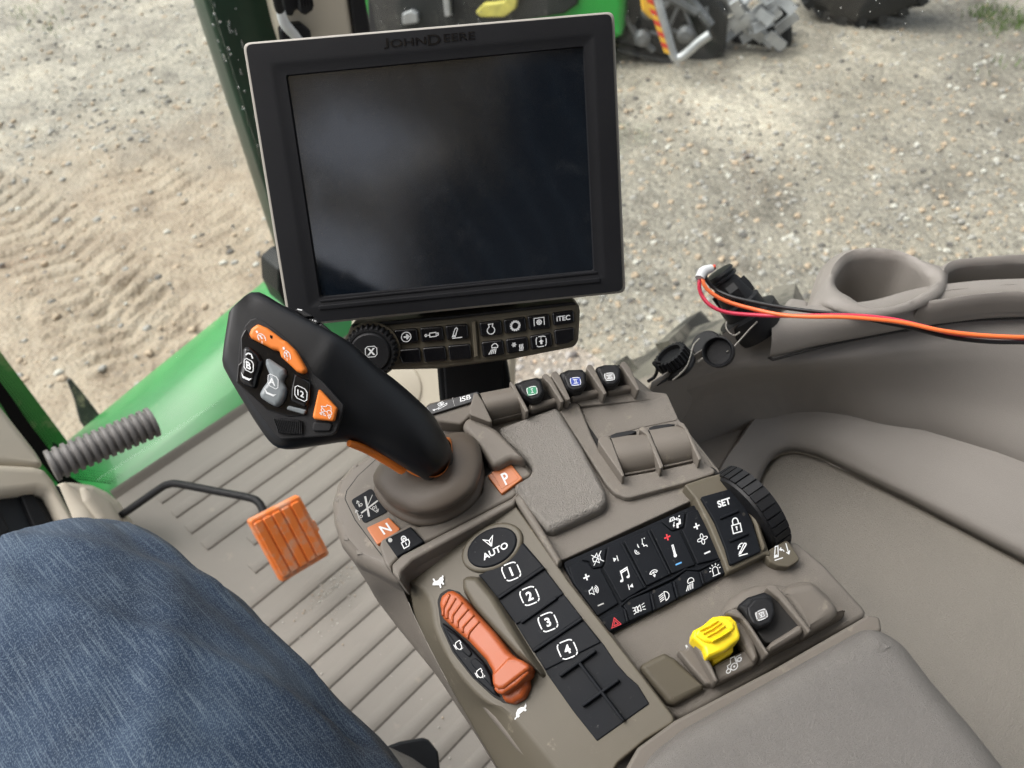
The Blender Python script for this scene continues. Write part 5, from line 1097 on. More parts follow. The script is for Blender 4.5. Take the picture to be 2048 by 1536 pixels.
# unseen cab roof, rear wall and upright, added to shape light and screen reflections
rf = thing('light_shaping_roof', (0, .2, 1.8), 'unseen part roof of the cab, cut short and pierced to shape the light', 'roof')
b = MB()
REFLECTION_HOLES = ((-1.1, -.70, -.58, -.2), (-.45, .05, -.85, -.44))  # openings made up to give bright blobs in the screen
xs_ = np.linspace(-1.3, .50, 19); ys_ = np.linspace(-1.0, .34, 15)
for a in range(18):
    for c in range(14):
        xm, ym = (xs_[a] + xs_[a + 1]) / 2, (ys_[c] + ys_[c + 1]) / 2
        if any(x0 < xm < x1 and y0 < ym < y1 for x0, x1, y0, y1 in REFLECTION_HOLES): continue
        b.box(Vector((xm, ym, 1.80)), Vector((.05, 0, 0)), Vector((0, (ys_[1] - ys_[0]) / 2, 0)), Vector((0, 0, .03)))
b.build('headliner', M['beige'], rf, flat=True)
b = MB(); b.box(Vector((0, -.98, .3)), Vector((.92, 0, 0)), Vector((0, .03, 0)), Vector((0, 0, .42))); b.box(Vector((-.88, -.75, .9)), Vector((.06, 0, 0)), Vector((0, .2, 0)), Vector((0, 0, .85))); b.box(Vector((-.0, -.95, 1.55)), Vector((.92, 0, 0)), Vector((0, .05, 0)), Vector((0, 0, .2)))  # unseen rear wall, upright and header, added for the screen to mirror
b.build('unseen_rear_frame', M['taupe'], rf, flat=True)
# own rear tyre below the side window
M['tyre'] = mat('dusty_tyre_rubber', (.030, .028, .026), .7, (140, .5), (5, .3), dirt=(5, .42, (.26, .23, .19), .75))
ty = thing('rear_tyre', (.95, -.1, -.5), 'dusty rear tyre with heavy bar lugs, below the side window behind the key bar', 'tyre')
b = MB(); C0 = Vector((.72, -.1, -.5))
b.lathe(C0, (1, 0, 0), [(.0, .6), (.0, .80), (.03, .87), (.08, .895), (.35, .895), (.40, .87), (.43, .80), (.43, .6)], 90, x0=(0, 1, 0)); b.build('carcass', M['tyre'], ty, 50)
b = MB()
for k in range(44):
    th = 2 * math.pi * (k + .5) / 44; sd = k % 2
    Pp = []
    for (s, w) in ((0, 0), (1, 0)):
        pass
    for hh in (.885, .930):
        for (xx, da, wd) in ((.215, .0, .026), (.445, -.15, .036)):
            X = xx if sd else .43 - xx
            for sg_ in (-1, 1):
                a = th + da + sg_ * wd * (1 if hh < .9 else .8); r = hh - (.03 if xx > .4 else 0); Pp.append(C0 + Vector((X, math.cos(a) * r, math.sin(a) * r)))
    b.add(Pp, [(0, 1, 3, 2), (4, 6, 7, 5), (0, 4, 5, 1), (2, 3, 7, 6), (0, 2, 6, 4), (1, 5, 7, 3)])
b.build('lugs', M['tyre'], ty, flat=True)
# ------------------------------------------------------------------ right-hand fender console with cup holder
fc = thing('side_console', (.62, .2, .5), 'large taupe moulded side console with cup holder and storage tray at the right', 'side console')
def R6(z, *pts): return [WZ(*Z(6, p)[0][:2], p[2] if len(p) > 2 else z) for p in pts]
b = MB()
rowA = R6(.684, (60, 800), (180, 715), (300, 640), (420, 560), (540, 480), (640, 420), (760, 395), (900, 425), (1240, 398), (1500, 332), (1800, 292), (2048, 277), (2400, 272))
rowB = R6(.660, (80, 815), (200, 740), (330, 675), (450, 630), (570, 590), (690, 560), (800, 540), (930, 520), (1240, 470), (1500, 425), (1800, 405), (2048, 400), (2400, 396))
rowC = R6(.640, (100, 850), (230, 775), (370, 720), (500, 690), (640, 672), (760, 660), (880, 650), (1000, 638), (1250, 605), (1500, 575), (1800, 550), (2048, 548), (2400, 560))
rowC2 = R6(.620, (110, 880), (240, 815), (380, 765), (510, 735), (650, 715), (770, 705), (890, 700), (1010, 690), (1260, 665), (1510, 645), (1810, 640), (2055, 650), (2410, 680))
rowD0 = R6(.578, (120, 960, .590), (250, 925, .590), (400, 885, .590), (540, 850, .588), (680, 822, .586), (790, 812, .584), (900, 822, .582), (1030, 850, .580), (1280, 905), (1540, 950), (1830, 1025), (2050, 1090), (2410, 1210))
rowD = R6(.542, (120, 1000, .565), (250, 965, .565), (400, 925, .563), (540, 893, .56), (680, 864, .556), (790, 852, .552), (900, 862, .548), (1030, 892, .543), (1280, 955), (1560, 1005), (1850, 1095), (2048, 1168), (2400, 1310))
rowD = [p_ + Vector((-.004, -.003, -.004)) for p_ in rowD]; mixr = lambda A, B, t: [a_ * (1 - t) + b_ * t for a_, b_ in zip(A, B)]
rowC2 = mixr(rowC, rowD, .05); rowC3 = mixr(rowC, rowD, .14); rowD0 = [p_ + Vector((.004, .003, 0)) for p_ in mixr(rowC, rowD, .55)]; rowB2 = mixr(rowB, rowC, .9)
ext = lambda R: R + [R[-1] + (R[-1] - R[-2]) * 1.2]; nv0 = Vector((-.5, -.35, .6)).normalized()
rowA = [p_ - nv0 * .006 for p_ in rowA]; rowB = [p_ - nv0 * .006 for p_ in rowB]
out1 = [p + Vector((.004, .004, -.02)) for p in rowA]; out2 = [p + Vector((.02, .02, -.30)) for p in rowA]
rowA, rowB, rowB2, rowC, rowC2, rowC3, rowD0, rowD = [ext(R) for R in (rowA, rowB, rowB2, rowC, rowC2, rowC3, rowD0, rowD)]
out1, out2 = ext(out1), ext(out2)
b.loft([out2, out1, rowA, rowB, rowB2, rowC, rowC2, rowC3, rowD0, rowD, [p + Vector((.015, -.02, -.06)) for p in rowD]], 80, 84, flip=True)
Opath = [(330, 1400), (400, 1280), (450, 1180), (520, 1080), (580, 990), (650, 905), (740, 862), (850, 855), (1000, 885), (1150, 935), (1400, 980), (1650, 1028), (1850, 1096), (2048, 1168), (2400, 1310), (3000, 1600)]
Epath = [(590, 1460), (630, 1320), (655, 1255), (680, 1205), (715, 1165), (760, 1138), (830, 1130), (950, 1160), (1100, 1230), (1260, 1310), (1400, 1380), (1560, 1465), (1760, 1570), (2048, 1720), (2400, 1900), (3000, 2200)]
def lerp(t, z): return R6(z, *[(o_[0] + (e_[0] - o_[0]) * t, o_[1] + (e_[1] - o_[1]) * t) for o_, e_ in zip(Opath, Epath)])
b.loft([lerp(-.05, .515), lerp(-.02, .535), lerp(-.005, .5405), lerp(.012, .5418), lerp(.04, .5408), lerp(.10, .5385), lerp(.5, .527), lerp(.82, .514), lerp(.90, .509), lerp(.95, .503), lerp(.985, .492), lerp(1.0, .476), lerp(1.01, .42)], 90, 72, flip=True)
b.build('moulded_wall', M['fender'], fc, 60)
b = MB(); PZ5 = Plane((0, 0, .530), (0, 0, 1))
b.plate(PZ5, Z(6, (100, 930), (300, 930), (520, 940), (600, 950), (620, 1010), (480, 1250), (380, 1430), (100, 1400)), -.003, -.06, r=.003, cr=.004); b.plate(PZ5, Z(6, (270, 1000), (520, 962), (556, 972), (562, 996), (430, 1215), (360, 1260), (180, 1200)), .002, -.02, r=.003, cr=.004); b.plate(PZ5, Z(6, (260, 996), (522, 954), (564, 966), (572, 996), (436, 1226), (360, 1270), (170, 1210)), -.0024, -.02, r=.0003, cr=.004, mi=1); b.build('corner_panel', [M['fender'], M['seam']], fc)
b = MB(); PZ4 = Plane((0, 0, .476), (-.02, .0, 1))
b.plate(PZ4, Z(6, (560, 1480), (640, 1250), (672, 1195), (708, 1152), (758, 1122), (832, 1112), (955, 1142), (1108, 1212), (1408, 1362), (1708, 1518), (2056, 1702), (3000, 2190), (3000, 3600), (1400, 3200), (900, 2600)), .006, -.05, r=.012, cr=.01, seg=6); o = b.build('padded_lid', M['vinyl'], fc, 60)
# trim shelf: front facing strip with gap line, cup holder, tray
b = MB()
g = R6(.6585, (684, 625), (700, 640), (850, 600), (1000, 562), (1200, 520), (1450, 476), (1650, 440), (1850, 424), (2048, 416), (2400, 408), (2900, 408))
nv = Vector((-.5, -.35, .6)).normalized()
b.tube([p + nv * .0005 for p in g], .0014, 8, 0, 60); b.build('trim_gap', M['seam'], fc)
b = MB()
top0 = R6(.686, (700, 470), (780, 440), (905, 415), (1240, 385), (1500, 318), (1800, 278), (2048, 266), (2400, 262), (2900, 262))
low0 = R6(.661, (688, 622), (770, 605), (930, 565), (1230, 508), (1500, 458), (1800, 420), (2048, 408), (2400, 402), (2900, 402))
t1 = [p + Vector((.01, .008, .002)) for p in top0]
mid = [(a * .55 + c * .45) + nv * .0065 for a, c in zip(top0, low0)]
b.loft([[p - nv * .006 for p in low0], [p + nv * .0022 for p in low0], mid, [p + nv * .002 for p in top0], t1, [p + Vector((.012, .010, -.004)) for p in top0], [p + Vector((.016, .014, -.05)) for p in top0]], 40, 24); 
b.plate(Plane((0, 0, .668), (0, 0, 1)), Z(6, (740, 420), (770, 340), (795, 298), (905, 312), (930, 420), (860, 440)), .004, -.05, r=.006, cr=.008, seg=4)
IN = [(1048, 195), (1068, 150), (1120, 95), (1200, 78), (1290, 78), (1400, 95), (1480, 140), (1555, 190), (1550, 240), (1470, 295), (1370, 340), (1285, 358), (1200, 340), (1120, 290), (1075, 245)]
OU = [(985, 185), (1020, 110), (1085, 62), (1190, 42), (1300, 45), (1420, 70), (1520, 118), (1625, 150), (1640, 215), (1600, 290), (1440, 370), (1260, 405), (1120, 385), (990, 330), (955, 260)]
cz = .694
inn = R6(cz, *IN); ou = R6(cz, *OU); cc = sum(inn, Vector()) / len(inn)
for i in (0, 14): inn[i] = inn[i] + Vector((0, 0, -.004)); ou[i] = ou[i] + Vector((0, 0, -.004))
rim = [(a + c) / 2 + Vector((0, 0, .0035)) for a, c in zip(inn, ou)]
dn = lambda P, s, h: [cc + (p - cc) * s + Vector((0, 0, h)) for p in P]
fl_ = lambda P, s, z: [Vector((cc.x + (p.x - cc.x) * s, cc.y + (p.y - cc.y) * s, z)) for p in P]
BASE = R6(.676, (898, 330), (955, 170), (1055, 75), (1190, 45), (1300, 45), (1420, 72), (1520, 120), (1625, 155), (1640, 220), (1600, 305), (1440, 380), (1260, 412), (1110, 425), (965, 425), (880, 412))
b.loft([BASE, [(u_ + v_) / 2 for u_, v_ in zip(BASE, ou)], dn(ou, 1.0, -.003), rim, dn(inn, 1.0, -.003), dn(inn, .97, -.012), dn(inn, .88, -.055), fl_(inn, .80, cz - .105), fl_(inn, .1, cz - .107)], 60, 44, closed_u=True, cap1=True)
IN2 = [(1640, 175), (1680, 140), (1760, 122), (1900, 112), (2100, 104), (2900, 100), (2900, 268), (2100, 272), (1900, 278), (1750, 290), (1600, 312), (1540, 318), (1590, 290), (1632, 240)]
OU2 = [(1590, 150), (1650, 105), (1750, 95), (1900, 82), (2100, 74), (2900, 72), (2920, 290), (2100, 300), (1900, 306), (1750, 325), (1590, 350), (1480, 345), (1560, 300), (1600, 230)]
i2 = R6(.690, *IN2); o2 = R6(.690, *OU2); c2 = sum(i2, Vector()) / len(i2)
r2 = [(a + c) / 2 + Vector((0, 0, .003)) for a, c in zip(i2, o2)]
g2 = lambda P, s, z: [Vector((c2.x + (p.x - c2.x) * s, c2.y + (p.y - c2.y) * s, z)) for p in P]
b.loft([g2(o2, 1.0, .670), g2(o2, 1.0, .684), r2, g2(i2, 1.0, .686), g2(i2, .99, .676), g2(i2, .975, .60), g2(i2, .5, .598)], 70, 36, closed_u=True, cap1=True)
b.build('cup_holder_shelf', M['fender'], fc, 60)
# sockets, caps, chains, plug, wires
def p8(x, y, z=.66): return WZ(*Z('b8', (x, y))[0], z)
def w8(x, y, t):
    px = Z('b8', (x, y))[0]; return W(*px, (.672 - CAMZ) / ray(px).z + (t - SD) - .010)
SD = .80
SD = .80
t0 = thing('ribbed_socket_cap', w8(430, 1290, SD), 'ribbed black screw cap on the leftmost socket of the side console', 'socket cap')
ax = (w8(310, 1130, SD - .02) - w8(430, 1290, SD)).normalized(); sc = SD * .182284 / FPX
b = MB(); o = w8(430, 1290, SD); b.lathe(o, ax, [(-30 * sc, 150 * sc), (0, 185 * sc), (25 * sc, 185 * sc), (50 * sc, 160 * sc), (75 * sc, 120 * sc)], 32); b.build('flange', M['black_plastic'], t0)
b = MB(); b.lathe(o, ax, [(75 * sc, 150 * sc), (85 * sc, 168 * sc, 1), (185 * sc, 160 * sc, 1), (192 * sc, 145 * sc), (190 * sc, 125 * sc), (150 * sc, 115 * sc)], 96, 0, ripple=lambda k, a: (.0014 if k % 4 < 2 else -.0005)); b.build('screw_ring', M['black_plastic'], t0, 25)
b = MB(); b.tube([w8(230, 1240, SD - .02), w8(150, 1235, SD - .02), w8(190, 1300, SD - .015), w8(160, 1390, SD), w8(90, 1440, SD)], .0016, 8, 0, 24); b.tube([w8(300, 1410, SD), w8(180, 1475, SD)], .0018, 8); b.build('tether', M['black_plastic'], t0)
t0 = thing('flat_socket_cap', w8(720, 1010, SD), 'flat black round cap on the middle socket of the side console', 'socket cap')
ax2 = (w8(660, 930, SD - .03) - w8(760, 1060, SD)).normalized()
b = MB(); b.lathe(w8(745, 1060, SD), ax2, [(-50 * sc, 90 * sc), (0, 150 * sc), (60 * sc, 150 * sc), (72 * sc, 135 * sc)], 32); cd_ = b.build('cap_disc', M['black_plastic'], t0)
b = MB(); b.plate(Plane(w8(650, 1210, SD), (-.5, -.3, .8)), Z('b8', (610, 1225), (730, 1140), (745, 1160), (630, 1250)), .002, 0, r=.001, cr=.001); b.lathe(w8(715, 1135, SD - .005), ax2, [(0, 22 * sc), (20 * sc, 20 * sc), (28 * sc, 10 * sc)], 12); b.build('chain_stud', M['silver'], cd_)
t0 = thing('hanging_ring_cap', w8(840, 1110, SD - .02), 'open black rubber cap ring hanging between the sockets by its chain', 'socket cap')
ax3 = (w8(760, 1070, SD - .055) - w8(840, 1115, SD - .02)).normalized()
b = MB(); b.lathe(w8(870, 1125, SD - .02), ax3, [(0, 60 * sc), (0, 150 * sc), (95 * sc, 150 * sc), (98 * sc, 138 * sc), (80 * sc, 122 * sc), (10 * sc, 118 * sc), (8 * sc, 60 * sc)], 36); b.build('cap_ring', M['black_plastic'], t0, 40)
M['chrome'] = mat('bead_chain_metal', (.42, .40, .36), .3, metal=1.0)
def chain(pts, label, n):
    b = MB()
    P = spline([w8(x, y, SD - .025 + d) for x, y, d in pts], n)
    for p in P: b.lathe(p - Vector((0, 0, .0011)), (0, 0, 1), [(0, .0002), (.0003, .0007), (.0009, .0009), (.0015, .0007), (.0018, .0002)], 8)
    b.tube(P, .0003, 5); tag(b.build('bead_chain', M['chrome'], None, 60), label, 'chain', 'bead chains of the socket caps')
chain([(650, 975, 0), (590, 1040, 0), (560, 1140, 0), (520, 1260, .005), (450, 1350, .01), (360, 1425, .02)], 'silver bead chain looping over the ribbed socket cap', 46)
chain([(1335, 745, 0), (1240, 830, 0), (1130, 950, 0), (1040, 1050, 0), (955, 1115, 0)], 'silver bead chain from the upright plug to the hanging ring cap', 34)
chain([(950, 790, 0), (945, 850, 0), (985, 910, 0), (1040, 935, 0), (1090, 905, 0)], 'short silver bead chain curled between plug and flat cap', 16)
pg = thing('power_plug', w8(1230, 760, SD), 'upright black power plug in the rear socket with wires at its tip', 'plug')
axp = (w8(870, 240, SD - .06) - w8(1230, 760, SD)).normalized(); op = w8(1210, 750, SD); Lp = (w8(870, 240, SD - .06) - op).length
b = MB(); b.lathe(op, axp, [(-.02, .022), (-.004, .030), (.006, .030), (.008, .0205), (.02, .0205), (.022, .0175), (Lp * .55, .0165), (Lp * .66, .0150), (Lp * .80, .0125), (Lp * .86, .0115)], 28)
b.box(op + axp * Lp * .55 + Vector((-.012, -.008, .012)), axp * .006, Vector((.003, -.002, .003)), Vector((.001, .002, 0)) * 2)
for s_ in (1, -1):
    b.box(op + axp * .03 + Vector((.008, -.008, .012)) * s_, axp * .004, Vector((.004, 0, 0)), Vector((0, .004, .002)))
pb_ = b.build('plug_body', M['black_plastic'], pg, 35)
b = MB(); b.lathe(op, axp, [(Lp * .84, .0118), (Lp * .86, .0150), (Lp * .90, .0150), (Lp * .92, .0125), (Lp * .95, .0122), (Lp * .96, .0148), (Lp * 1.0, .0140), (Lp * 1.01, .008)], 28); b.build('tip_collar', M['black_soft'], pb_, 35)
M['wire_red'] = mat('red_wire', (.62, .03, .075), .35); M['wire_orange'] = mat('orange_wire', (.86, .17, .045), .35); M['wire_black'] = mat('black_wire', (.009, .009, .01), .3)
def wire(name, m, pts, label):
    b = MB(); P = []
    for i, p in enumerate(pts):
        P.append(W(*Z(6, p[:2])[0], p[2]))
    b.tube(P, .0019, 10, 0, 90); tag(b.build(name, M[m], None, 70), label, 'wire', 'wires across the side console')
D1 = .735
wire('power_wire', 'wire_red', [(400, 140, .742), (350, 160, .740), (318, 215, D1), (322, 280, D1), (370, 345, D1 - .005), (460, 385, .725), (620, 400, .715), (820, 405, .70), (1000, 402, .69), (1180, 405, .685), (1350, 424, .68), (1500, 458, .672), (1700, 503, .665), (2048, 524, .66), (2300, 535, .66), (3000, 535, .66)], 'red wire curving lowest from the plug tip across the side console')
wire('power_wire', 'wire_orange', [(395, 143, .74), (350, 165, .737), (335, 220, D1 - .003), (375, 278, D1 - .005), (470, 330, .725), (620, 372, .715), (760, 400, .703), (900, 409, .692), (1050, 410, .684), (1200, 418, .678), (1400, 440, .672), (1600, 482, .664), (1800, 507, .658), (2048, 519, .653), (2300, 520, .653), (3000, 520, .66)], 'bright orange wire lying topmost across the side console')
wire('power_wire', 'wire_black', [(398, 148, .744), (360, 170, .741), (350, 205, D1 + .002), (400, 262, D1 + .002), (480, 300, .73), (600, 330, .722), (760, 360, .712), (950, 384, .70), (1130, 402, .69), (1290, 438, .682), (1450, 470, .676), (1650, 518, .668), (1850, 542, .662), (2048, 546, .66), (2300, 548, .66), (3000, 548, .66)], 'black wire running behind the orange wire over the side console')
b = MB(); b.tube([W(*Z(6, (318, 205))[0], .733), W(*Z(6, (338, 168))[0], .736), W(*Z(6, (385, 150))[0], .738)], [.0046, .0050, .0036], 12, 0, 14); tag(b.build('wire_sleeve', M['white'], None, 60), 'white tape sleeve bundling the wires at the plug tip', 'sleeve')
# ------------------------------------------------------------------ steering column, bellows, pedal
PCo = Plane(W(80, 940, 1.10), (.50, -.62, .60))
sc = thing('steering_column', PCo.S(60, 960), 'pale beige steering column housing with dark opening at the left edge', 'steering column')
b = MB()
b.plate(PCo, [(-260, 480), (-60, 725), (0, 803), (76, 900), (92, 926), (80, 936), (0, 930), (-260, 918)], .0, -.12, r=.012, cr=.01, seg=5)
b.plate(PCo, [(-260, 905), (0, 926), (70, 930), (92, 936), (112, 960), (150, 1030), (200, 1110), (165, 1140), (135, 1060), (112, 1010), (98, 986), (75, 981), (0, 990), (-260, 1010)], .012, -.10, r=.012, cr=.012, seg=5)
b.build('housing', M['beige'], sc, 60)
b = MB(); b.plate(PCo, [(-260, 980), (0, 975), (120, 970), (170, 1090), (150, 1180), (-260, 1250)], -.012, -.10, r=.004, cr=.004); b.build('dark_opening', M['black_soft'], sc)
b = MB(); b.plate(PCo, [(38, 980), (62, 978), (110, 1060), (80, 1080)], -.004, -.02, r=.002, cr=.002); b.plate(PCo, [(-60, 1010), (-5, 1010), (20, 1060), (-60, 1120)], -.006, -.02, r=.002, cr=.002); b.build('inner_bracket', M['black_plastic'], sc)
PBs = Plane(W(220, 1010, 1.34), (.35, -.6, .7))
b = MB(); b.plate(PBs, [(118, 958), (150, 958), (192, 964), (222, 978), (246, 998), (262, 1022), (300, 1075), (330, 1130), (200, 1150), (150, 1020)], .0, -.15, r=.025, cr=.02, seg=6)
b.plate(PBs, [(160, 968), (190, 972), (225, 1000), (250, 1040), (240, 1060), (200, 1040), (170, 1000)], .012, .0, r=.012, cr=.012, seg=4); b.build('column_foot', M['beige'], sc, 60)
M['bellow'] = mat('grey_bellows_plastic', (.135, .128, .122), .5, (900, .08), (12, .08)); M['bellow_in'] = mat('tan_inner_hose', (.30, .22, .15), .6)
o0 = W(*Z('d4', (385, 1125))[0], 1.045); o1 = W(*Z('d4', (1170, 785))[0], 1.12); axb = (o1 - o0); Lb = axb.length; axb.normalize()
b = MB(); r_ = 133 * .260417 / FPX * 1.02; prof = []
for k in range(14):
    a = Lb * k / 13.4
    prof += [(a, r_ * .84), (a + .0005, r_ * .985), (a + .0012, r_), (a + Lb * .036, r_), (a + Lb * .036 + .001, r_ * .985), (a + Lb * .036 + .0015, r_ * .84)]
b.lathe(o0, axb, prof, 40); b.lathe(o0, axb, [(Lb * 1.0, r_ * .9), (Lb * 1.005, r_ * .99), (Lb * 1.015, r_ * .99), (Lb * 1.02, r_ * .9)], 40)
bl = b.build('corrugated_hose', M['bellow'], None, 30); tag(bl, 'grey corrugated hose stub sticking out from the steering column over the green panel', 'hose')
b = MB(); fp = Plane(WY(165, 800, 1.62), (-.1, -.8, .5))
b.plate(fp, Z('d4', (512, 468), (530, 455), (545, 458), (640, 570), (770, 740), (650, 832), (612, 780), (565, 600)), .01, -.02, r=.004, cr=.004)
b.plate(fp, Z('d4', (530, 456), (546, 458), (640, 570), (700, 655), (690, 668), (600, 560)), .013, .0, r=.002, cr=.002)
M['rub'] = mat('speckled_rubber', (.022, .024, .022), .6, (60, .3), (20, .2), dirt=(38, .52, (.22, .19, .13), .8)); tag(b.build('rubber_flap', M['rub']), 'pointed black rubber flap spattered with mud, beyond the green panel', 'mud flap')
pd = thing('brake_pedal', W(580, 1080, 1.22), 'orange ribbed pedal on a bent black rod above the floor mat', 'pedal')
PP_ = Plane(W(580, 1080, 1.222), (.116, -.849, .516))
q = [(498, 1042), (600, 990), (661, 1109), (566, 1166)]
b = MB(); b.plate(PP_, q, .0, -.012, r=.003, cr=.006, seg=3)
def bil(s, t): 
    a = [(q[0][i] * (1 - s) + q[1][i] * s) * (1 - t) + (q[3][i] * (1 - s) + q[2][i] * s) * t for i in (0, 1)]; return tuple(a)
for k in range(5):
    s0 = .055 + k * .182; s1 = s0 + .150
    b.plate(PP_, [bil(s0, .07), bil(s1, .07), bil(s1, .94), bil(s0, .94)], .0035, -.002, r=.0015, cr=.003)
b.plate(PP_, [bil(.97, .42), bil(1.03, .44), bil(1.03, .60), bil(.97, .62)], -.001, -.010, r=.001, cr=.002)
M['pedal'] = mat('orange_pedal_rubber', (.74, .19, .035), .5, (500, .1), (16, .08), dirt=(34, .47, (.46, .35, .27), .6)); b.build('pad', M['pedal'], pd, 40)
b = MB(); b.tube([W(205, 1055, 1.36), W(255, 1022, 1.345), W(320, 977, 1.325), W(337, 969, 1.32), W(356, 968, 1.315), W(430, 982, 1.30), W(496, 995, 1.285), W(515, 1003, 1.28), W(526, 1020, 1.275), W(545, 1065, 1.262)], .0066, 14, 0, 60); b.build('rod', M['black_plastic'], pd, 60)
# ------------------------------------------------------------------ person: jeans-clad leg
def denim():
    m = bpy.data.materials.new('denim'); m.use_nodes = True; N = m.node_tree.nodes; L = m.node_tree.links; bs = N['Principled BSDF']
    uv = N.new('ShaderNodeUVMap'); uv.uv_map = 'UVMap'
    def mp(sx, sy, rot=0):
        x = N.new('ShaderNodeMapping'); x.inputs['Scale'].default_value = (sx, sy, 1); x.inputs['Rotation'].default_value = (0, 0, rot); L.new(uv.outputs[0], x.inputs[0]); return x.outputs[0]
    def nz(v, sc, det=3, ro=.5):
        t = N.new('ShaderNodeTexNoise'); t.inputs['Scale'].default_value = sc; t.inputs['Detail'].default_value = det; t.inputs['Roughness'].default_value = ro; L.new(v, t.inputs[0]); return t.outputs[0]
    def ramp(src, *st):
        r = N.new('ShaderNodeValToRGB'); e = r.color_ramp.elements
        while len(e) < len(st): e.new(.5)
        for k, (p, c) in enumerate(st): e[k].position = p; e[k].color = (*c, 1)
        L.new(src, r.inputs[0]); return r.outputs[0]
    def mix(f, a, b, mode='MIX'):
        x = N.new('ShaderNodeMixRGB'); x.blend_type = mode
        if isinstance(f, float): x.inputs[0].default_value = f
        else: L.new(f, x.inputs[0])
        L.new(a, x.inputs[1]); L.new(b, x.inputs[2]); return x.outputs[0]
    base = ramp(nz(mp(1, 1), 9, 6, .6), (.3, (.006, .015, .034)), (.5, (.012, .026, .053)), (.72, (.034, .056, .090)))
    slub = ramp(nz(mp(760, 22), 1.0, 4, .65), (.50, (0, 0, 0)), (.76, (.50, .50, .50)))        # pale threads along the leg
    fleck = ramp(nz(mp(1000, 640), 1.0, 2, .5), (.48, (0, 0, 0)), (.68, (.34, .34, .34)))
    cross = ramp(nz(mp(60, 640), 1.0, 2, .5), (.56, (0, 0, 0)), (.76, (.20, .20, .20)))
    lt = N.new('ShaderNodeRGB'); lt.outputs[0].default_value = (.175, .225, .265, 1)
    col = mix(slub, base, lt.outputs[0]); col = mix(fleck, col, lt.outputs[0]); col = mix(cross, col, lt.outputs[0])
    wv = N.new('ShaderNodeTexWave'); wv.inputs['Scale'].default_value = 260; wv.inputs['Distortion'].default_value = 1.5; L.new(mp(1, 1, .7), wv.inputs[0])
    dk = ramp(wv.outputs[0], (.2, (.72, .72, .75)), (.8, (1.05, 1.05, 1.05))); col = mix(1.0, col, dk, 'MULTIPLY')
    L.new(col, bs.inputs['Base Color']); bs.inputs['Roughness'].default_value = .85; bs.inputs['Specular IOR Level'].default_value = .2; bs.inputs['Sheen Weight'].default_value = .04
    bp = N.new('ShaderNodeBump'); bp.inputs['Strength'].default_value = .35; bp.inputs['Distance'].default_value = .001; L.new(nz(mp(480, 300), 1.0, 2), bp.inputs['Height'])
    b2 = N.new('ShaderNodeBump'); b2.inputs['Strength'].default_value = .5; b2.inputs['Distance'].default_value = .008; L.new(nz(mp(14, 5), 1.0, 3), b2.inputs['Height']); L.new(bp.outputs[0], b2.inputs['Normal']); L.new(b2.outputs[0], bs.inputs['Normal'])
    return m
M['denim'] = denim()
pn = thing('person', (-.03, .2, .5), 'seated person in faded blue jeans, right thigh and knee at the lower left', 'person')
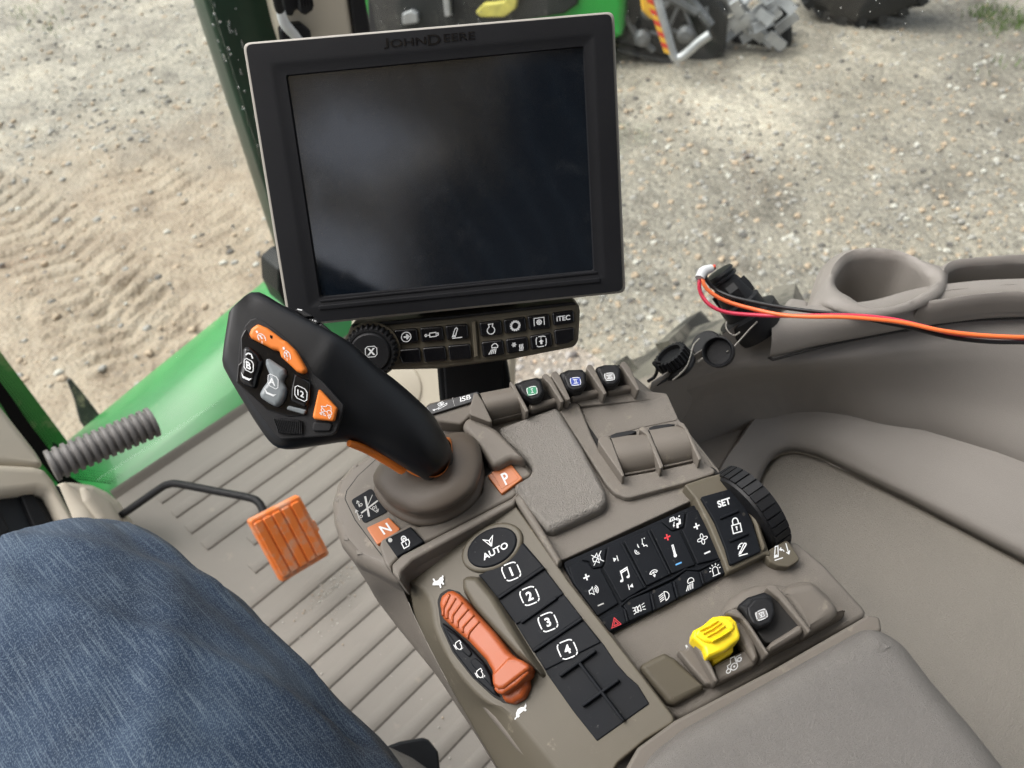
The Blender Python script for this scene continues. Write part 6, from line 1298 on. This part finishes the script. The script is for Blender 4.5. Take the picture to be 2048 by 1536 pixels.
def leg():
    path = [(-.06, -.30, .52), (-.062, -.12, .535), (-.060, .05, .543), (-.060, .20, .548), (-.060, .34, .552), (-.062, .46, .552), (-.066, .53, .540), (-.068, .575, .50), (-.066, .60, .43), (-.062, .615, .32), (-.06, .63, .18), (-.055, .64, .05)]
    rad = [.125, .122, .119, .117, .120, .119, .110, .100, .090, .080, .072, .068]
    LX = -.006
    FOLDS = ((.34, -1.2, .20, .030, .006), (.46, -.9, -.26, .026, .006), (.58, -1.7, .16, .028, .006), (.66, -1.0, -.22, .022, .006), (.74, -2.0, .20, .022, .006), (.83, -1.3, -.10, .016, .004), (.52, -2.0, -.34, .034, .006))
    n = 170; P = spline([Vector((p[0] + LX, p[1], p[2])) for p in path], n); R = [float(np.interp(i / (n - 1), np.linspace(0, 1, len(rad)), rad)) for i in range(n)]
    seg = 72; vs = []; uvs = []; fs = []; acc = 0; x = Vector((1, 0, 0))
    for i in range(n):
        t = (P[min(n - 1, i + 1)] - P[max(0, i - 1)]).normalized(); x = (x - t * x.dot(t)).normalized(); y = t.cross(x)
        if i: acc += (P[i] - P[i - 1]).length
        for k in range(seg + 1):
            a = 2 * math.pi * k / seg; d = x * math.cos(a) + y * math.sin(a)
            r = R[i] * (1.0 + .035 * max(0, -math.cos(a))) * (1 + .045 * noise.noise((acc * 4, math.cos(a) * 1.2, math.sin(a) * 1.2)))
            r += .0016 * noise.noise((acc * 20 + math.cos(a) * 2.2, math.sin(a) * 2.5, 4))
            for (s0, a0, sl, wd, am) in FOLDS:      # creases running across and along the cloth
                u_ = (acc - s0); da = (a - a0 + math.pi) % (2 * math.pi) - math.pi
                g_ = (u_ - sl * da) / wd; r += am * math.exp(-g_ * g_) * math.exp(-(da / 1.1) ** 2) - .5 * am * math.exp(-((g_ - 1.6) ** 2))  * math.exp(-(da / 1.1) ** 2)
            da = (a + .30 + .10 * math.sin(acc * 9) + math.pi) % (2 * math.pi) - math.pi; r += .006 * math.exp(-(da / .085) ** 2) - .005 * math.exp(-((da - .22) / .12) ** 2) - .003 * math.exp(-((da + .2) / .1) ** 2)
            vs.append(P[i] + d * r); uvs.append((a * .09, acc))
    s = seg + 1
    for i in range(n - 1):
        for k in range(seg): fs.append((i * s + k, i * s + k + 1, (i + 1) * s + k + 1, (i + 1) * s + k))
    b = MB(); b.add(vs, fs, 0, uvs)
    back = []      # loose cloth of the back of the leg, showing beyond the side seam
    for i in range(40, 118, 3):
        c = P[i] + Vector((.006 + .003 * math.sin(i * .3) + .005 * max(0, (i - 84) / 34), .012, -.030)); t = (P[i + 1] - P[i - 1]).normalized(); xx = (Vector((1, 0, 0)) - t * t.x).normalized(); yy = t.cross(xx)
        back.append([c + (xx * math.cos(a) + yy * math.sin(a)) * R[i] * (1.0 + .012 * math.sin(i * .5 + 2 * a)) for a in np.linspace(-1.2, 1.0, 16)])
    b.loft(back, 24, 70, uvscale=(.22, .42)); b.build('jeans', M['denim'], pn, 80)
leg()
# seat cushion edge and black seat handle
st = thing('driver_seat', (.05, .1, .42), 'grained taupe seat edge with black adjuster handle under the thigh', 'seat')
PSt = Plane(W(800, 1510, .84), (.2, -.25, .95))
b = MB(); b.plate(PSt, [(560, 1440), (700, 1466), (745, 1474), (790, 1487), (830, 1506), (870, 1534), (920, 1600), (760, 1800), (400, 1700)], .0, -.08, r=.02, cr=.02, seg=6); b.build('cushion', M['leather'], st, 60)
b = MB(); b.plate(PSt.up(-.01), [(770, 1492), (800, 1481), (846, 1473), (858, 1477), (878, 1502), (884, 1560), (860, 1600), (800, 1560)], .0, -.04, r=.004, cr=.006); b.build('handle', M['black_soft'], st)
b = MB(); PBk = Plane((-.02, -.30, 1.0), (.02, 1, -.08), (1, 0, 0))  # unseen backrest added as a dark shape for the screen to reflect
b.plate(PBk, [(-.24, .50), (.24, .50), (.30, .1), (.30, -.30), (.20, -.36), (.18, -.60), (-.18, -.60), (-.20, -.36), (-.30, -.30), (-.30, .1)], .0, -.14, r=.04, cr=.06, seg=5, local=True); b.build('unseen_dark_backrest', M['black_plastic'], st, 60)
# ------------------------------------------------------------------ machine standing outside
M['steel'] = mat('galvanised_steel', (.42, .43, .44), .38, (90, .2), (9, .25), metal=.5); M['mdark'] = mat('oily_black_steel', (.016, .017, .018), .5, (30, .3), (6, .3), dirt=(9, .55, (.16, .15, .13), .5))
M['mgreen'] = mat('bright_green_paint', (.02, .30, .045), .3, None, (5, .06), coat=.4); M['tape_y'] = mat('yellow_tape', (.75, .42, .03), .5); M['tape_r'] = mat('red_tape', (.62, .05, .025), .5); M['myel'] = mat('yellow_webbing', (.52, .46, .10), .6, None, (20, .2))
PV = Plane(WZ(1401, 136, GZ + .08), (-.84, -.52, .12)); PV2 = PV.up(-.55)
mc = thing('field_machine', tuple(PV.S(1300, 60)), 'green and black farm machine parked on the gravel beyond the monitor', 'farm machine')
b = MB(); b.plate(PV, Z('b2', (-900, -500), (330, -500), (322, -20), (318, 100), (312, 158), (290, 168), (200, 190), (-900, 190)), -.10, -.8, r=.05, cr=.05, seg=5); b.build('green_bonnet', M['mgreen'], mc, 60)
b = MB(); b.plate(PV, Z('b2', (150, 180), (300, 195), (480, 240), (640, 295), (665, 300), (760, 215), (770, 60), (700, -60), (600, -80), (480, -200), (330, -200), (330, 160)), -.30, -1.0, r=.03, cr=.03); b.plate(PV, Z('b2', (280, 205), (640, 296), (662, 303), (655, 318), (300, 232)), -.22, -.5, r=.01, cr=.01); b.build('base_frame', M['mdark'], mc)
b = MB(); b.plate(PV, Z('b2', (-790, -500), (120, -500), (120, 20), (60, 62), (-790, 200)), -.06, -.4, r=.02, cr=.02); b.build('dark_screen', M['mdark'], mc)
b = MB(); b.plate(PV, Z('b2', (-325, 55), (-290, 20), (-200, 10), (-160, -60), (-135, -60), (-150, 40), (-200, 75), (-300, 75)), .02, -.05, r=.01, cr=.02); b.build('yellow_strap', M['myel'], mc)
b = MB(); b.plate(PV, Z('b2', (-640, 60), (-600, 45), (-575, 60), (-570, 100), (-640, 110)), .0, -.05, r=.01, cr=.02); b.build('grey_fitting', M['steel'], mc); b = MB(); b.plate(PV, Z('b2', (-470, -60), (-440, -60), (-430, 70), (-455, 75)), .0, -.05, r=.01, cr=.01); b.build('grey_strut', M['steel'], mc)
b = MB(); A_ = [PV.S(*z1p('b2', x, y), .10) for x, y in ((440, -120), (470, 20), (500, 130), (528, 225), (548, 252), (580, 238), (640, 185), (690, 150))]
b.tube(A_, .032, 14, 0, 40); sr_ = b.build('step_rail', M['steel'], mc, 60)
b = MB()
for k in range(11):
    y0 = -30 + k * 24; f = lambda y: 424 + (y + 20) * .335
    b.plate(PV, Z('b2', (f(y0) - 16, y0 - 6), (f(y0) + 14, y0 + 6), (f(y0 + 24) + 14, y0 + 30), (f(y0 + 24) - 16, y0 + 18)), .128, .08, r=.004, cr=.0, mi=k % 2)
b.build('warning_tape', [M['tape_y'], M['tape_r']], sr_)
b = MB(); b.plate(PV, Z('b2', (385, -20), (425, -40), (450, 40), (470, 100), (430, 85), (395, 50)), .0, -.1, r=.03, cr=.04); b.build('amber_guard', M['tape_y'], mc, 60)
b = MB()
for (x, y, a, l) in ((575, 150, .4, 60), (600, 90, 1.2, 80), (640, 40, .9, 90), (540, 60, 2.0, 70), (480, 150, .2, 50), (400, 170, .8, 70), (560, 10, .5, 90), (680, 90, 1.5, 60), (510, 10, 2.4, 60), (350, 120, 1.1, 60)):
    p, q = PV.S(*z1p('b2', x - l * math.cos(a), y - l * math.sin(a)), -.22), PV.S(*z1p('b2', x + l * math.cos(a), y + l * math.sin(a)), -.2); b.tube([p, q], random.choice((.015, .025, .035)), 8)
for x, y in ((400, 160), (585, 145), (430, 40)): b.lathe(PV.S(*z1p('b2', x, y), -.2), PV.n, [(0, .06), (.04, .06), (.06, .03)], 18)
M['steel_d'] = mat('dull_steel', (.14, .145, .15), .42, (90, .2), (9, .4), metal=.4); b.build('linkage', M['steel_d'], mc)
rl = thing('cleated_roller', tuple(PV.S(*z1p('b2', 900, 120), -.3)), 'bundle of grey steel cleats on the ground between the machine and the tyre', 'roller')
random.seed(9)
b = MB(); b.plate(PV, Z('b2', (790, 150), (900, 100), (1000, -100), (1045, 60), (1050, 190), (960, 230), (780, 190)), -.62, -.9, r=.03, cr=.04); b.build('roller_core', M['mdark'], rl)
for k in range(30):
    x = random.uniform(775, 1035); y = random.uniform(-40, 205)
    if x < 880 and y > 150: y -= 120
    a = random.choice((-.55, -.65, -.45, .65, .75, -.9, 1.1)); l = random.uniform(32, 62)
    c = z1p('b2', x, y); h = -.45 + random.uniform(-.12, .12)
    b = MB(); p, q = PV.S(c[0] - l * .46 * math.cos(a), c[1] - l * .46 * math.sin(a), h), PV.S(c[0] + l * .46 * math.cos(a), c[1] + l * .46 * math.sin(a), h + random.uniform(-.05, .05)); b.bar(p, q, .07, .035, up=PV.n); b.build('cleat', M['steel'], rl, flat=True)
tc_ = WZ(1702, 62, GZ); tw = thing('parked_tyre', tuple(tc_), 'large black tyre standing on the gravel at the top of the photo', 'tyre')
axt = Vector((.90, .43, 0)); ct = tc_ + Vector((0, 0, .64)) + axt * .1
M['tyre_b'] = mat('black_tyre_rubber', (.012, .0125, .013), .55, (40, .3), (6, .3), dirt=(8, .62, (.10, .09, .08), .6))
b = MB(); b.lathe(ct, axt, [(-.05, .32), (-.06, .42), (-.04, .54), (.0, .61), (.08, .64), (.34, .64), (.42, .61), (.46, .54), (.48, .4)], 80); b.build('carcass', M['tyre_b'], tw, 50)
b = MB(); xx = Vector((-.43, .90, 0)); zz = Vector((0, 0, 1))
for k in range(26):
    th = 2 * math.pi * k / 26; Pp = []
    for rr in (.60, .675):
        for al, da, wd in ((-.02, 0, .05), (.24, .22, .04)):
            for s_ in (-1, 1): Pp.append(ct + axt * al + (xx * math.cos(th + da + s_ * wd) + zz * math.sin(th + da + s_ * wd)) * (rr - (.03 if al < 0 else 0)))
    b.add(Pp, [(0, 1, 3, 2), (4, 6, 7, 5), (0, 4, 5, 1), (2, 3, 7, 6), (0, 2, 6, 4), (1, 5, 7, 3)])
b.build('lugs', M['tyre_b'], tw, flat=True)
